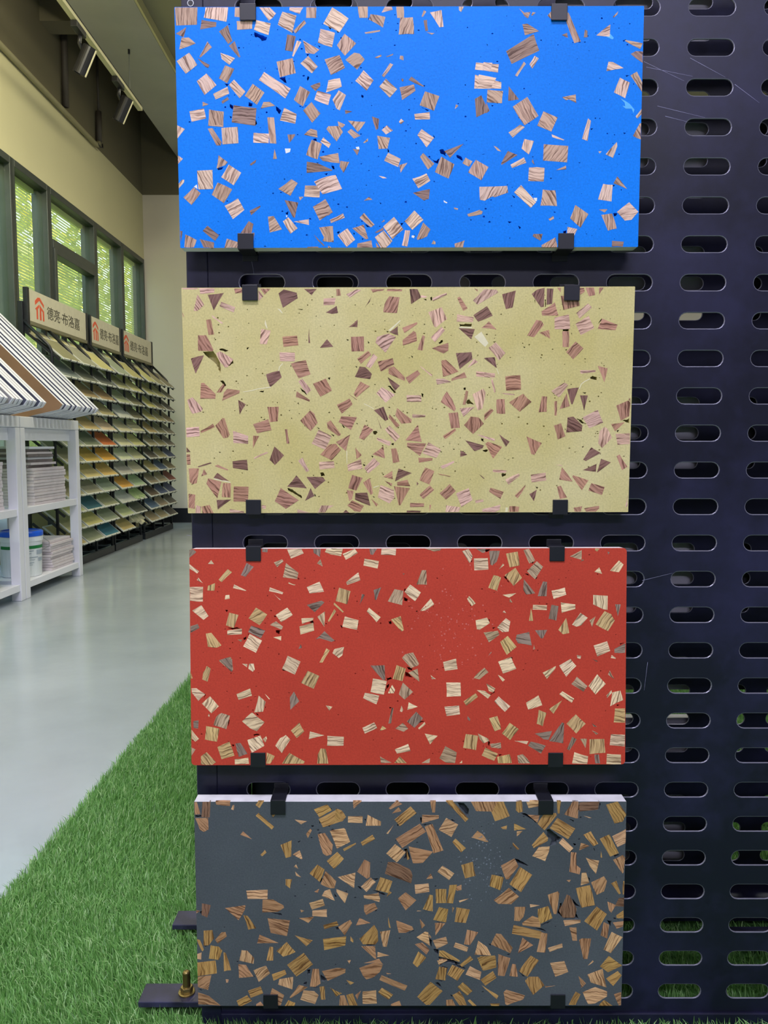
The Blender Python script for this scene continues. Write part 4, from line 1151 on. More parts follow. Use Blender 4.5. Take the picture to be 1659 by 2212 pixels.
CHIPS_RED = """d120 0 13 60 9 97 44 0 122
d85 1004 0 1015 0 1078 3 1070 49 1000 44
l-15 1341 10 1537 1 1569 66 1393 136 1369 78
d78 1697 1 1803 2 1790 116 1707 61
l12 1879 2 2106 3 2081 105 1940 80 1860 49
l3 299 156 339 211 253 207
l38 0 242 0 209 131 310 104 340 3 272
l50 121 396 181 471 99 427
y-45 525 280 584 323 438 459 398 425
d118 784 194 882 250 770 386 703 364
l-28 1274 146 1291 177 1202 254 1159 189
m28 1325 198 1496 332 1477 418 1281 393
m-40 1798 147 1828 246 1749 203
y100 253 508 349 471 340 576 242 570
l5 0 525 185 524 179 727 2 714
l18 610 490 779 575 763 580 594 542
l-8 491 639 544 633 549 686 482 698
l15 1101 532 1285 601 1273 628 1089 584
l42 1150 618 1254 705 1235 705
l18 1360 461 1458 499 1434 505 1357 480
l-8 1608 530 1784 454 1845 593 1648 619
d-12 1607 775 1811 716 1850 741 1714 877
l-30 158 774 255 926 186 979 30 851
y95 539 880 668 912 604 1092 494 1054
y-25 909 811 1062 907 956 1055 805 959
l-28 1339 812 1412 914 1252 1012 1179 913
m15 1184 1000 1280 1075 1257 1118 1100 1052
l-6 1532 961 1701 954 1689 989 1541 1038
l-8 1504 1073 1695 1023 1707 1131 1518 1184
l75 1856 865 1848 1082 1751 939
y118 1985 834 2010 865 1910 1012 1898 995
d-15 7 1065 106 1034 130 1090 6 1158
l-3 512 1129 713 1101 712 1179 511 1187
d18 841 1061 1033 1130 973 1235 799 1148
l35 819 1175 988 1266 904 1436 728 1347
y68 215 1169 290 1157 430 1333 368 1364 242 1352
l0 1143 1223 1254 1205 1250 1267
d20 1848 1138 1989 1269 1946 1287 1786 1237 1724 1252
d60 1521 1317 1539 1367 1487 1386
y125 1872 1374 1921 1405 1821 1573 1778 1573
l-40 1982 1387 2118 1356 2093 1474 2043 1511 1957 1443
m-40 465 1520 552 1489 576 1533 587 1670 562 1695 391 1545
l40 1339 1478 1516 1560 1438 1740 1260 1659
m0 652 1253 714 1253 701 1284
p0 512 1091 629 1085 709 1104 580 1116
p0 483 843 526 849 502 872
p0 1177 1126 1263 1124 1232 1143 1220 1186 1183 1161
p0 282 1355 374 1358 331 1368
p0 1154 919 1185 932 1172 948
p0 1490 394 1508 416 1496 428
p0 727 1235 776 1210 763 1253 732 1266
p0 1689 989 1703 1038 1640 1013
p0 635 1079 660 1085 641 1098
l-30 2269 3 2312 60 2146 155 2103 74
d75 2469 4 2576 4 2520 88 2483 81
l3 2637 4 2837 5 2829 95 2628 86
m-5 3232 3 3452 4 3440 29 3354 43
l12 2403 139 2600 174 2581 276 2387 233
l-18 2317 328 2345 436 2162 501 2148 463
y100 2052 537 2211 587 2161 769 2002 723
d112 2365 625 2405 637 2333 773
d108 2525 570 2632 533 2567 706 2543 708
m110 2813 560 2936 583 2917 781 2721 729
l30 3028 497 3175 606 3095 726 2951 598
m108 3188 299 3250 300 3258 500 3114 497
l-40 3310 689 3359 770 3230 859 3163 862
l52 3838 657 3930 759 3875 796 3810 697
l52 3740 39 3832 8 3887 110 3845 209
y48 1983 742 2118 872 2099 881 1977 772
l40 2462 815 2622 948 2566 1016 2431 867
l10 2130 934 2318 988 2297 1120 2095 1076
y48 2898 932 2941 1126 2910 1147 2763 979
d0 2924 342 2955 348 2937 363
d0 3930 5 4065 6 4053 61 4016 61
p0 2936 670 2997 695 2985 732 2942 719
p0 2068 1052 2098 1076 2092 1120
p0 2728 1004 2763 997 2775 1035 2738 1041
p0 3105 862 3132 858 3120 881
p0 2603 941 2625 941 2609 979
p0 3863 172 3891 166 3869 196
p0 2948 558 2967 552 2948 602
p0 2302 1015 2322 1040 2301 1083
p0 3844 765 3875 783 3863 796
l0 3903 141 4093 135 4103 292 3909 304
d95 4112 37 4259 37 4216 185 4155 238 4128 222
y83 4344 74 4504 46 4534 235 4394 263
l130 4302 210 4320 231 4247 290
m62 4583 26 4657 7 4745 174 4663 211
m40 4767 180 4853 255 4743 427 4633 316
y115 4473 268 4565 408 4449 519 4324 370
y110 4173 370 4277 404 4222 584 4100 543
d60 4590 427 4746 622 4621 637 4582 575
d105 4853 458 4909 465 4903 662 4780 662
l-8 4970 586 5154 543 5175 641 5001 702
l5 4296 642 4486 618 4388 680
m60 4400 692 4435 748 4394 741
l5 4717 779 4909 786 4906 854 4710 845
l-8 5099 749 5298 775 5298 839 5112 892
d100 4971 780 5069 799 5039 999 4931 972
y90 4689 823 4720 1002 4661 1002
l10 4321 856 4349 894 4296 884
l-40 5370 892 5471 961 5383 1066 5315 1084 5254 1057
y100 5174 962 5217 1171 5131 1189 5066 1127
m120 5578 939 5530 1091 5495 998
l85 5543 645 5743 658 5740 852 5682 844 5541 775
y125 5701 868 5793 912 5842 999 5751 1145 5579 1054
d95 5845 776 5923 776 5885 939
l-45 5893 171 5957 227 5894 334 5772 313
l10 5624 267 5664 358 5557 328
m-20 5381 28 5379 160 5220 114
l-35 5398 151 5414 170 5357 188
y0 5568 4 5629 10 5593 47 5562 29
d70 5734 48 5764 60 5746 91
l5 3928 994 4087 957 4124 1032 3983 1124 3946 1118
l30 4345 964 4407 1008 4382 1150 4296 1156 4223 1094
m-18 4038 1162 4235 1137 4256 1193 4112 1298
y58 4370 1208 4493 1361 4358 1473 4266 1292
d8 4493 1194 4665 1155 4702 1343 4512 1312 4481 1256
d85 4745 1132 4914 1127 4855 1244 4825 1244
l-15 5553 1345 5739 1286 5783 1420 5605 1497
d-12 5838 1395 5991 1315 5988 1448 5841 1447
m90 4733 1331 4748 1393 4721 1399
d-45 4143 1426 4149 1439 4100 1491
l30 5802 1476 5863 1519 5857 1529 5790 1519
l0 5323 1475 5384 1487 5372 1531 5329 1518
p0 4044 18 4099 6 4136 24 4081 55
p0 4602 353 4645 353 4719 415 4669 378
p0 4308 383 4339 389 4388 476 4339 420
p0 4694 199 4730 186 4706 217
p0 4106 976 4124 982 4118 1026
p0 4161 1094 4210 1088 4167 1119
p0 4743 402 4780 396 4755 433
p0 5967 221 5979 233 5970 252
p0 4891 755 4925 768 4903 780
p0 4106 1292 4137 1292 4124 1298
p0 5911 1315 5979 1309 5924 1340
y110 224 1617 279 1654 234 1835 160 1804 173 1710
y60 7 1716 30 1791 6 1791
d45 397 1536 502 1503 576 1537 577 1695 556 1695
l30 711 1587 785 1593 779 1637
l70 810 1587 872 1587 886 1668 858 1699 797 1656
y118 1613 1688 1777 1760 1696 1938 1521 1854
l5 11 1928 79 1926 201 2010 104 2103 16 1990
l118 265 2038 385 2178 283 2276 151 2140
l-8 631 2010 820 1932 844 2032 658 2089
l95 936 2030 1034 2117 996 2254 873 2264 904 2167
d105 1424 1975 1497 2112 1373 2230 1368 2055
l45 1023 2007 1093 2080 1078 2082
l50 1861 2169 1954 2188 1910 2241
m118 421 2272 538 2310 487 2497 309 2441 347 2328
l-15 842 2264 1016 2402 908 2527 815 2485 705 2389
d0 31 2384 105 2371 98 2490 36 2478
y85 209 2453 392 2491 356 2672 189 2641
l60 5 2503 109 2630 59 2672 4 2628
y-15 361 2747 529 2672 596 2867 416 2916
d60 609 2698 680 2689 778 2842 657 2886
l42 777 2648 957 2586 1011 2730 837 2827
l60 1037 2598 1049 2630 1024 2686 987 2636
l118 1228 2624 1309 2580 1370 2643 1252 2833 1160 2730
y-38 1496 2405 1563 2530 1457 2624 1377 2518
l0 1641 2530 1840 2587 1624 2640
l3 1880 2593 2110 2606 2105 2731 1877 2731
y85 1790 2768 1858 2775 1894 2981 1739 2981 1746 2856
y118 1357 2830 1566 2950 1554 2981 1254 2980
y110 1041 2824 1152 2874 1090 2980 1034 2980
l-5 599 2917 787 2895 796 2980 601 2989
y48 212 2818 341 2956 291 2994 130 2989 131 2878
m115 2 2753 58 2778 1 2866
l0 242 2284 260 2291 254 2326 236 2315
p0 1263 1663 1309 1663 1309 1691 1272 1688
p0 858 2573 901 2564 951 2577 870 2598
p0 189 1997 207 2016 176 2072
p0 891 2269 928 2286 940 2317 903 2292
p0 843 2048 911 2040 868 2054
p0 1021 2186 1042 2186 1027 2230
p0 4 2621 41 2622 47 2659 9 2659
p0 519 2366 534 2372 512 2466
p0 554 2716 597 2716 578 2748
m50 3069 1437 3149 1586 3137 1617 3038 1654 2915 1511 2958 1461
d62 2478 1616 2675 1612 2686 1815 2650 1815
y105 2841 1610 2968 1660 2921 1834 2785 1803
m40 3130 1660 3155 1841 3001 1716
l10 2514 1796 2705 1831 2664 2021 2479 1983
l60 2779 1884 2819 1952 2803 2002 2720 2002
m95 2927 1853 3068 1984 2951 2090 2868 2015
l15 2402 1995 2599 2035 2560 2155 2377 2070
d98 2772 2202 2799 2208 2765 2420 2724 2426
l90 2907 2171 2932 2233 2913 2264 2885 2252
l-15 3006 2127 3132 2190 2987 2233
d110 3111 2258 3203 2352 3085 2483 2981 2395
l-45 3227 2402 3240 2433 3153 2508 3135 2489
m12 2925 2414 2999 2495 2937 2539 2820 2495
l-25 2530 2407 2573 2488 2400 2563 2366 2482
y20 2645 2451 2697 2495 2604 2526
l-15 2999 2708 3032 2808 2844 2843 2813 2783
l-25 3227 2564 3406 2596 3301 2715
l-8 3481 1568 3660 1522 3682 1668 3506 1692
l3 3524 1854 3721 1855 3727 2045 3530 2053
l-5 3499 2190 3702 2172 3715 2297 3530 2319
l30 3309 1748 3382 1804 3327 1808
y-42 3930 2004 3961 2054 3801 2179 3764 2116
y95 3795 2572 3967 2597 3937 2797 3758 2765
m12 3511 2740 3671 2828 3646 2978 3523 2971 3430 2909
m20 2609 2882 2769 2970 2621 2976
y45 2881 2883 2979 2977 2806 2973
m-40 3301 2908 3294 2977 3183 2977
l60 3745 2940 3745 2978 3708 2978
l50 3961 2566 4103 2635 4122 2666 4041 2703 3992 2647
d50 3819 2322 3856 2360 3850 2391 3817 2366
p0 2699 1790 2761 1778 2779 1803 2711 1840
p0 2970 1629 3063 1660 3056 1691 3007 1679
p0 2958 1704 3019 1735 3062 1785 2958 1775
p0 3166 2377 3227 2396 3160 2421
p0 2735 2195 2772 2202 2747 2220
p0 2699 1896 2736 1871 2729 1921 2692 1946
p0 2680 1940 2698 1946 2680 1983
l-15 4239 1566 4416 1499 4490 1663 4306 1731
m-40 4051 1648 4106 1712 3983 1812 3903 1793 3934 1749
l45 4235 1747 4334 1818 4303 1843
l-45 5035 1627 5028 1664 4912 1807 4854 1720
l-42 5080 1621 5237 1531 5317 1628 5179 1777
m28 5324 1777 5472 1908 5417 1986 5248 1879
l118 5606 1743 5724 1877 5583 2024 5487 1908
m55 5778 1691 5846 1815 5754 1747
l105 5816 1996 5927 1971 5967 2102 5787 2189
l110 5804 1965 5810 2002 5743 2076 5737 2033
l35 5128 1978 5290 2082 5257 2138 5085 2019
l40 4076 1868 4202 1939 4174 1992 4113 1974
l30 3946 1961 4057 1973 4137 2030 4100 2079
l48 4248 2049 4408 2186 4334 2263 4186 2117
l-35 4796 2035 4851 2172 4658 2236 4626 2137
y118 5122 2106 5006 2293 4944 2224
y95 4802 2237 4910 2280 4858 2467 4772 2430
y60 4116 2354 4230 2323 4285 2504 4193 2535
y125 4402 2417 4528 2504 4409 2658 4294 2566
y118 5313 2300 5452 2431 5320 2568 5185 2431
d-3 4750 2567 4988 2530 4939 2655 4871 2648
d118 5123 2412 5154 2424 5142 2705 4945 2674
d20 4692 2679 4902 2736 4835 2848 4656 2736
l10 4464 2670 4662 2673 4637 2717
m-25 4131 2710 4279 2691 4286 2779 4144 2760
y18 4064 2760 4240 2847 4187 2947 4014 2872
y80 4230 2891 4403 2854 4434 2979 4243 2982
m45 4508 2873 4582 2854 4693 2983 4526 2983
d112 5265 2614 5329 2649 5229 2805 5192 2786
m70 5376 2643 5469 2643 5451 2774
y98 5506 2649 5709 2644 5728 2837 5506 2856
l3 5801 2578 5994 2585 5992 2750 5785 2731
y5 5854 2220 5992 2220 5993 2419 5837 2413
l12 5297 2827 5488 2887 5476 2993 5266 2984
d85 5574 2862 5636 2860 5655 2987 5587 2987
l3 5747 2852 5941 2863 5942 2998 5741 2994
d20 5532 1529 5618 1560 5593 1569
m30 5536 2525 5628 2569 5598 2585
d40 5538 2425 5609 2475 5560 2472
p0 4101 2666 4131 2685 4119 2747 4101 2710
p0 4249 2860 4304 2860 4261 2885
p0 5879 2164 5922 2164 5897 2189
p0 4420 1502 4441 1514 4426 1533
p0 4186 1980 4199 1986 4143 2030 4131 2017
p0 5085 2025 5214 2113 5196 2113
p0 4193 2080 4248 2042 4217 2067"""
CHIPS_DARK = """m70 6 6 41 6 86 179 7 186
d92 118 0 215 0 229 0 214 224 97 221
m2 298 0 502 0 499 62 309 41
l90 539 45 557 52 550 122 513 109
y118 886 0 967 0 908 93 852 46
m48 12 237 193 231 195 398 132 434 76 411
y40 890 161 1107 360 1073 402 852 203
y30 1064 161 1139 168 1094 225
l20 1394 258 1566 281 1484 325
m20 674 427 796 541 635 476
y-25 1848 40 1909 124 1740 232 1661 110
y-28 1996 104 2052 130 2107 220 2063 278 1788 374 1727 252
y88 1193 625 1350 557 1340 793 1265 813
l-25 1460 703 1498 826 1483 832 1362 763
m55 1712 470 1812 451 1922 619 1902 761 1833 784 1784 748
l5 1881 419 2080 381 2099 400 2165 580 1978 677
y-25 974 696 996 735 935 789 910 767
l30 1407 906 1438 971 1376 940
l45 1393 1010 1479 1096 1405 1072
y92 1260 1122 1348 1124 1321 1257 1259 1209
y118 1707 910 1806 982 1735 1164 1593 1040
m60 1818 1001 1967 1151 1940 1255 1878 1255 1747 1196
y-42 1983 725 2076 826 1937 975 1835 858
m0 1658 1307 1728 1261 1708 1327
l3 706 1291 1007 1278 1001 1411 723 1411
m50 1551 464 1614 387 1632 412 1575 528
p0 13 192 88 190 100 218 19 224
p0 1854 47 1915 104 1897 124
p0 1621 342 1662 342 1639 371
p0 1733 271 1758 297 1739 322
p0 1719 451 1775 445 1737 464
p0 1893 406 1937 389 1924 413
p0 1431 580 1481 567 1449 595
p0 1729 1164 1767 1105 1777 1125 1747 1177
m-38 2205 0 2324 0 2214 102
y45 1969 89 2048 207 2017 271 1942 284
m-38 2796 0 2837 0 2889 35 2725 112 2700 95
m-25 2837 80 2876 137 2747 169
y-38 3004 67 3087 163 2858 356 2780 259
m3 3165 189 3397 196 3397 241 3159 317
m92 3276 0 3355 0 3342 157 3308 157
y48 3497 0 3595 0 3810 247 3767 292
m70 3840 0 4211 0 4138 145 3915 138
l3 2135 210 2340 210 2337 308 2134 300
l85 2408 188 2594 285 2590 346 2382 346
l-50 2774 330 2692 467 2668 458
m-28 3134 317 3221 433 2891 671 2798 536
m70 3202 362 3308 321 3463 704 3326 747
l-18 3500 234 3668 331 3575 511 3395 408
m10 3935 421 4016 479 4091 582 4041 579 3852 517
y48 3631 533 3778 672 3712 734 3587 582
y-25 2475 475 2512 542 2337 639 2310 587
y-28 2244 593 2247 613 2081 716 2062 684
l-42 2791 613 2936 736 2815 878 2666 749
m5 2978 646 3320 723 3177 885 3040 892
y85 2953 697 2990 827 2959 846
m95 2360 837 2441 878 2439 1092 2396 1118 2259 1014
l30 1986 1092 2236 1027 2217 1255
d30 2690 872 2796 878 2996 976 3033 1067 3014 1184 2646 1044
l-38 2452 1099 2520 1164 2388 1310 2313 1232
y112 2583 1093 2752 1151 2694 1327 2517 1281
l38 3451 928 3617 1041 3545 1136 3382 1015
y82 3713 918 3874 869 3917 1074 3769 1113
l-3 3064 1203 3258 1184 3270 1308 3076 1337
m-20 3289 1041 3320 1113 3226 1123
l42 1969 1268 2134 1333 2086 1477 1969 1307
l5 2350 1360 2557 1327 2581 1412 2569 1458 2356 1399
m35 3620 1243 3720 1204 3720 1282 3658 1295
y120 2707 1295 2745 1321 2669 1386
p0 2346 246 2383 246 2377 278
p0 3153 324 3295 317 3202 349
p0 3642 0 3733 0 3816 106 3804 209 3766 183
p0 3140 221 3161 234 3159 311 3140 298
p0 2915 684 2959 678 3008 840 2909 827 2934 762
p0 2263 1223 2295 1229 2350 1294 2313 1281
p0 2469 1288 2544 1294 2657 1340 2632 1366
p0 2446 1092 2483 1112 2564 1119 2520 1145
p0 3568 254 3630 279 3593 283
p0 2817 323 2842 349 2823 356
p0 3060 163 3091 170 3072 189
p0 2792 549 2808 555 2798 568
y62 4078 4 4086 0 4295 0 4382 209 4178 284
y85 4467 0 4548 0 4561 146 4506 161 4466 126
l-5 4609 5 4658 0 4797 0 4792 69 4641 94
y90 5034 0 5091 0 5075 172 5048 172
m105 5252 0 5333 0 5330 242 5305 242 5137 185
d-3 5345 12 5614 0 5623 0 5606 115 5347 144
y58 5716 44 5876 0 6000 180 6000 193 5956 288 5839 316
y30 4445 312 4613 396 4446 418
y20 4260 370 4346 344 4340 399 4285 396
l-25 4483 428 4564 425 4484 505
m0 4630 190 4797 197 4767 306
y118 4865 171 5026 165 5036 197 4868 415 4768 319
y28 5045 236 5295 390 5198 542 4942 383
y-42 4856 438 4921 525 4913 570 4722 673 4696 628
l-15 4796 654 4945 647 4934 725 4885 861 4704 787
l42 5124 525 5275 673 5220 735 5071 596
y55 5408 480 5513 429 5621 609 5554 645
m-20 5379 596 5501 641 5356 706
l-25 5812 500 6000 398 6000 599 5889 655
y65 5639 538 5774 474 5909 745 5792 796
m90 5242 731 5319 738 5322 919 5385 971 5368 1055 5224 1016
l30 5451 813 5638 855 5598 1049 5515 945
m65 5831 842 5966 771 6000 814 6000 834 5983 1023 5971 1043
y40 4429 589 4523 686 4498 699 4429 628
y90 5660 712 5681 816 5656 803
m-42 4456 821 4513 932 4377 1126 4340 1126 4270 925
y118 4538 947 4707 1061 4554 1315 4390 1198
y100 4140 1058 4312 1100 4266 1289 4110 1224
m-35 4384 1250 4529 1380 4418 1491 4236 1485 4173 1432 4223 1393
l5 5398 1036 5460 1023 5507 1179 5389 1215
m110 5531 1172 5711 1082 5755 1153 5715 1303 5616 1355
y65 5812 1186 5886 1147 5952 1335 5928 1348
y82 5321 1257 5520 1211 5593 1505 5406 1544
m88 4929 1354 5072 1302 5091 1335 5057 1636 5020 1636 4968 1492
y90 5980 1153 5998 1153 5996 1348 5977 1348
l20 5410 204 5522 234 5485 236
m0 5188 1140 5250 1133 5226 1168
p0 4462 821 4562 867 4656 932 4575 919 4500 893
p0 4893 409 4942 396 4992 441 5105 525 5068 576 5019 622 4945 634 4969 557 4906 493
p0 4531 165 4605 171 4667 223 4767 312 4668 248
p0 5200 249 5275 268 5269 294
p0 4403 1224 4485 1276 4479 1302
p0 5842 784 5916 758 5904 784 5855 813
p0 5487 1094 5512 1114 5510 1159
p0 5851 307 5919 301 5889 316
p0 5232 719 5269 693 5257 725
p0 5554 667 5573 687 5574 719
p0 5333 44 5348 50 5347 127 5334 121
p0 5623 19 5642 32 5625 102 5613 108
p0 4202 1061 4289 1068 4277 1081
p0 5267 602 5317 622 5293 648
p0 4047 17 4072 30 4054 132
d95 81 1477 206 1503 151 1684 71 1647
m10 0 1577 53 1588 0 1625
m25 406 1545 693 1503 682 1569 591 1724
m8 933 1422 1086 1422 1223 1504 1232 1543 1146 1602 926 1608
y65 661 1650 718 1661 837 1845 726 1865
m22 1000 1694 1313 1727 1268 1961 1040 1911
y90 96 1878 222 1871 242 1990 167 2095 91 2098
m-35 348 1904 404 1897 422 1963 293 2069 257 2016
y65 0 2021 0 2005 42 2016 96 2162 70 2188
l80 0 2225 63 2201 54 2307 0 2297
y100 192 2095 305 2115 354 2175 300 2314 162 2294
y82 372 2199 401 2208 474 2467 372 2483
y90 0 2352 256 2321 271 2513 0 2556
m-30 0 2565 194 2540 144 2760 0 2717
m20 0 2799 155 2853 317 2995 0 2974
m10 882 1937 1151 2063 846 2066
l100 626 2168 707 2175 800 2281 792 2371 591 2321
y100 1024 2115 1074 2122 1071 2321 976 2323
y118 1264 2045 1388 2195 1211 2265 1117 2182
y30 1379 1948 1630 2023 1541 2109
l-10 1587 1471 1776 1412 1806 1510 1623 1569
l2 1629 1582 1834 1563 1835 1677 1628 1661
m10 1440 1694 1653 1672 1571 1766
y-18 1781 1799 1973 1740 1995 1799 1796 1858
y-5 1775 2003 2103 1964 2089 2096 1792 2168
l25 1802 1295 1878 1269 1945 1438 1764 1367
y-38 1502 2208 1632 2380 1395 2562 1265 2387
m40 577 2376 684 2387 788 2560 583 2580
l-40 790 2467 968 2400 1023 2513 863 2642
y-20 1048 2527 1233 2460 1257 2527 1072 2626
l80 1155 2600 1351 2566 1336 2753 1134 2680
m95 1625 2447 1713 2447 1736 2666 1659 2717 1583 2709
m-5 1757 2480 1966 2433 2092 2447 2085 2507 1837 2626
m-45 1432 2686 1551 2720 1315 2883 1296 2873
l15 1494 2766 1646 2780 1708 2840 1656 2974 1447 2907
y90 1722 2713 1792 2706 1802 2907 1739 2907
y-15 706 2773 887 2709 923 2813 744 2880
m25 1051 2733 1220 2840 1168 2995 1021 2995 998 2887
y-28 573 3000 544 2924 694 2840 762 2924 623 3000
l0 395 2600 439 2606 426 2653 400 2653
y55 1868 2726 2038 2813 1955 2860
l0 1460 1569 1516 1589 1472 1609
p0 1039 1608 1196 1628 1195 1661 1108 1641
p0 53 1595 78 1588 71 1641 46 1628
p0 783 2527 813 2573 794 2573
p0 1549 2460 1593 2453 1586 2533 1554 2533
p0 1744 2533 1825 2600 1787 2640 1742 2626
p0 1502 2653 1546 2640 1533 2693 1495 2686
p0 1589 2720 1735 2706 1684 2733
p0 1947 1832 1996 1825 1995 1878
p0 1915 1288 1977 1386 1951 1393
p0 97 2102 154 2109 116 2122
p0 0 2754 62 2760 36 2773
m40 2938 1315 3088 1432 2938 1580 2832 1406
y108 3270 1348 3320 1361 3320 1596 3180 1563
y90 3357 1269 3507 1270 3508 1472 3364 1476
y100 3551 1211 3657 1204 3602 1478 3514 1472
l-10 3683 1439 3827 1407 3695 1465
y118 3408 1531 3539 1564 3508 1760 3326 1721
y105 3652 1537 3840 1570 3784 1767 3627 1751
y90 3595 1531 3618 1544 3596 1616
m-30 2506 1471 2545 1554 2385 1648 2355 1589 2355 1504
m-45 2159 1720 2187 1766 2081 1951 1988 1825
m10 2291 1690 2447 1766 2240 1803
y118 2497 1793 2547 1885 2553 2030 2515 2083 2338 2083 2289 2003
m48 2313 2109 2508 2109 2526 2294 2501 2294
l100 2723 1872 2672 2120 2621 2116 2579 1895
m12 2805 1727 3031 1819 3050 1865 2943 1911 2842 1911
y80 2693 1675 2730 1845 2705 1832
m85 3138 1708 3213 1800 3163 1852
l20 3213 1892 3257 1905 3282 2103 3094 1977
l60 3270 1931 3305 1984 3270 1984
m115 3351 1767 3496 1773 3358 1951
l0 3320 2023 3508 1971 3534 2070 3376 2149
m38 3175 2056 3276 2162 3232 2235 3068 2083
y118 3118 2188 3232 2281 3105 2424 3040 2361
m92 3803 1865 3960 1905 3848 2093 3760 2083
l20 3641 2054 3821 2129 3804 2195 3616 2122
l60 3961 2030 4087 2123 4145 2248 3912 2235
y40 3414 2175 3471 2175 3704 2321 3698 2341 3408 2255
l-20 3383 2321 3528 2321 3408 2387
y-45 3849 2252 3893 2308 3736 2420 3704 2387
y92 3414 2414 3528 2440 3503 2620 3358 2600
y120 3597 2387 3774 2467 3673 2626 3528 2533
l18 3849 2407 4011 2493 3989 2613 3787 2533
y-35 3950 2281 4207 2255 4221 2427 4051 2473 4026 2467
m0 2285 2434 2513 2347 2614 2394 2575 2493 2486 2573 2385 2606 2335 2546
m10 2349 2361 2564 2294 2626 2387 2513 2347
m22 2600 2540 2966 2699 2928 2773 2568 2613
l10 2663 2500 2739 2520 2676 2526
y-40 3295 2640 3465 2779 3282 2987 3231 2987 3105 2866
y45 3749 2646 3889 2773 3813 2846 3674 2719
y40 3705 2779 3763 2866 3810 2994 3706 2994 3602 2839
y35 2605 2730 2763 2833 2699 2906 2548 2800
l2 2330 2786 2523 2766 2534 2967 2332 2971
y65 2098 2840 2193 2813 2262 2995 2141 2995
m80 2010 2846 2073 2840 2129 2995 1999 2995
m110 2308 2773 2256 2907 2225 2840
l0 2545 2195 2709 2248 2539 2274
l-15 2116 2321 2166 2314 2147 2374
y60 2163 1964 2207 2017 2200 2056 2162 2030
y40 2100 2613 2214 2653 2157 2686
l0 3101 1583 3163 1590 3094 1596
p0 2376 2089 2515 2063 2502 2096 2388 2109
p0 2968 1911 3056 1872 3056 1892 2993 1918
p0 3364 1754 3496 1760 3420 1767
p0 3182 1576 3326 1629 3295 1622 3232 1596
p0 3332 2149 3408 2162 3395 2241 3358 2215
p0 3402 2268 3622 2321 3711 2361 3685 2387 3585 2361 3471 2361 3421 2400
p0 3358 2653 3396 2646 3453 2726 3421 2719
p0 3270 1984 3307 2017 3301 2122 3282 2083
p0 2499 1589 2543 1570 2518 1602
p0 3446 2407 3534 2427 3528 2447
p0 3597 2380 3660 2380 3786 2440 3774 2453
p0 2644 2533 2720 2580 2701 2573
p0 3396 2613 3471 2626 3459 2640
p0 3566 2833 3611 2846 3598 2873
p0 1969 1872 1963 1852 2001 1832
d85 5197 1349 5241 1368 5338 1558 5309 1689 5146 1689 5094 1597
m85 4468 1531 4624 1531 4595 1675 4539 1741 4464 1734
m5 4720 1662 4833 1702 4834 1833 4583 1800 4577 1767
y100 4794 1564 4937 1518 5002 1695 4834 1780 4802 1702
l-3 4680 1492 4818 1508 4687 1538
l-5 5153 1728 5397 1721 5397 1761 5179 1813
y118 5619 1525 5764 1636 5631 1879 5447 1741
m85 5767 1453 5887 1506 5827 1617 5795 1584
d10 5929 1401 6000 1395 6000 1529 5875 1519
y-30 5896 1656 5995 1578 6000 1654 6000 1702 5903 1695
m-15 5848 1761 6000 1742 6000 1771 5993 1820 5906 1853
m90 5723 1754 5799 1794 5777 1998 5682 1951
l115 5838 1899 5996 1978 5832 2215 5730 2162
y5 4458 1793 4848 1892 4836 2004 4434 1925
m105 4848 1905 4936 1925 4908 2205 4788 2195
l-18 4945 2136 5145 2070 5152 2129 4970 2195
m25 5242 1833 5342 1833 5354 2030 5289 2030
m55 4214 1922 4283 1931 4448 2136 4417 2215 4140 2083
m-40 4585 1984 4737 2096 4524 2215
y118 4701 2248 4821 2321 4660 2566 4539 2480
m95 4248 2228 4418 2288 4338 2557 4244 2546
m90 4444 2374 4494 2381 4527 2566 4408 2553
y-25 3984 2261 4197 2248 4217 2427 4035 2473
y-35 4174 2480 4225 2580 4068 2699 3998 2613
l-3 4979 2361 5180 2332 5239 2493 5057 2566
m95 5382 2017 5426 1994 5552 1998 5506 2301 5450 2301
y-20 5807 2255 5999 2400 5799 2500 5684 2414
l70 5510 2533 5723 2447 5785 2726 5563 2653
y-30 5937 2480 5995 2546 5879 2706 5776 2593
m50 5384 2553 5493 2666 5431 2733
y80 4679 2566 4817 2566 4905 2693 4745 2839 4629 2626
l-5 4914 2706 5059 2699 4920 2726
y45 4017 2693 4258 2846 4233 2899 4112 2786
m20 4365 2759 4631 2846 4606 2906 4379 2992 4354 2973 4327 2799
y115 5349 2787 5419 2829 5352 2986 5253 2986
l5 5448 2798 5624 2721 5793 2787 5795 2860 5628 2965 5530 2975
m-25 5892 2828 5994 2798 5994 2995 5964 2995
l-40 5582 2321 5595 2341 5514 2400
p0 5099 1479 5130 1466 5113 1584 5146 1689 5095 1649 5070 1636
p0 5321 1676 5326 1571 5345 1649 5371 1702 5309 1702 5158 1695
p0 5273 1407 5330 1479 5381 1518 5394 1525 5331 1532 5293 1479
p0 4703 1835 4847 1846 4942 1899 4860 1885
p0 4834 1800 4996 1721 4959 1761 4859 1807
p0 5444 1525 5593 1508 5531 1529
p0 4539 2487 4628 2566 4609 2573
p0 4102 2076 4140 2076 4134 2109
p0 4361 2235 4411 2222 4399 2248
p0 4230 2347 4242 2361 4236 2414
p0 5760 1728 5835 1735 5824 1820 5798 1781
p0 3983 2248 4134 2239 4059 2257
p0 5859 1689 5948 1728 5860 1709
m-30 821 3000 821 2976 881 2934 930 2997 851 3000
y115 1228 3000 1278 2913 1377 2955 1362 3000
m-25 2733 3000 2733 2976 2852 2923 2881 3000
m90 3514 3000 3514 2913 3603 2902 3652 3000
y45 3889 3000 3820 2923 3850 2902 3949 3000
y5 4156 3000 4137 2965 4275 2965 4266 3000
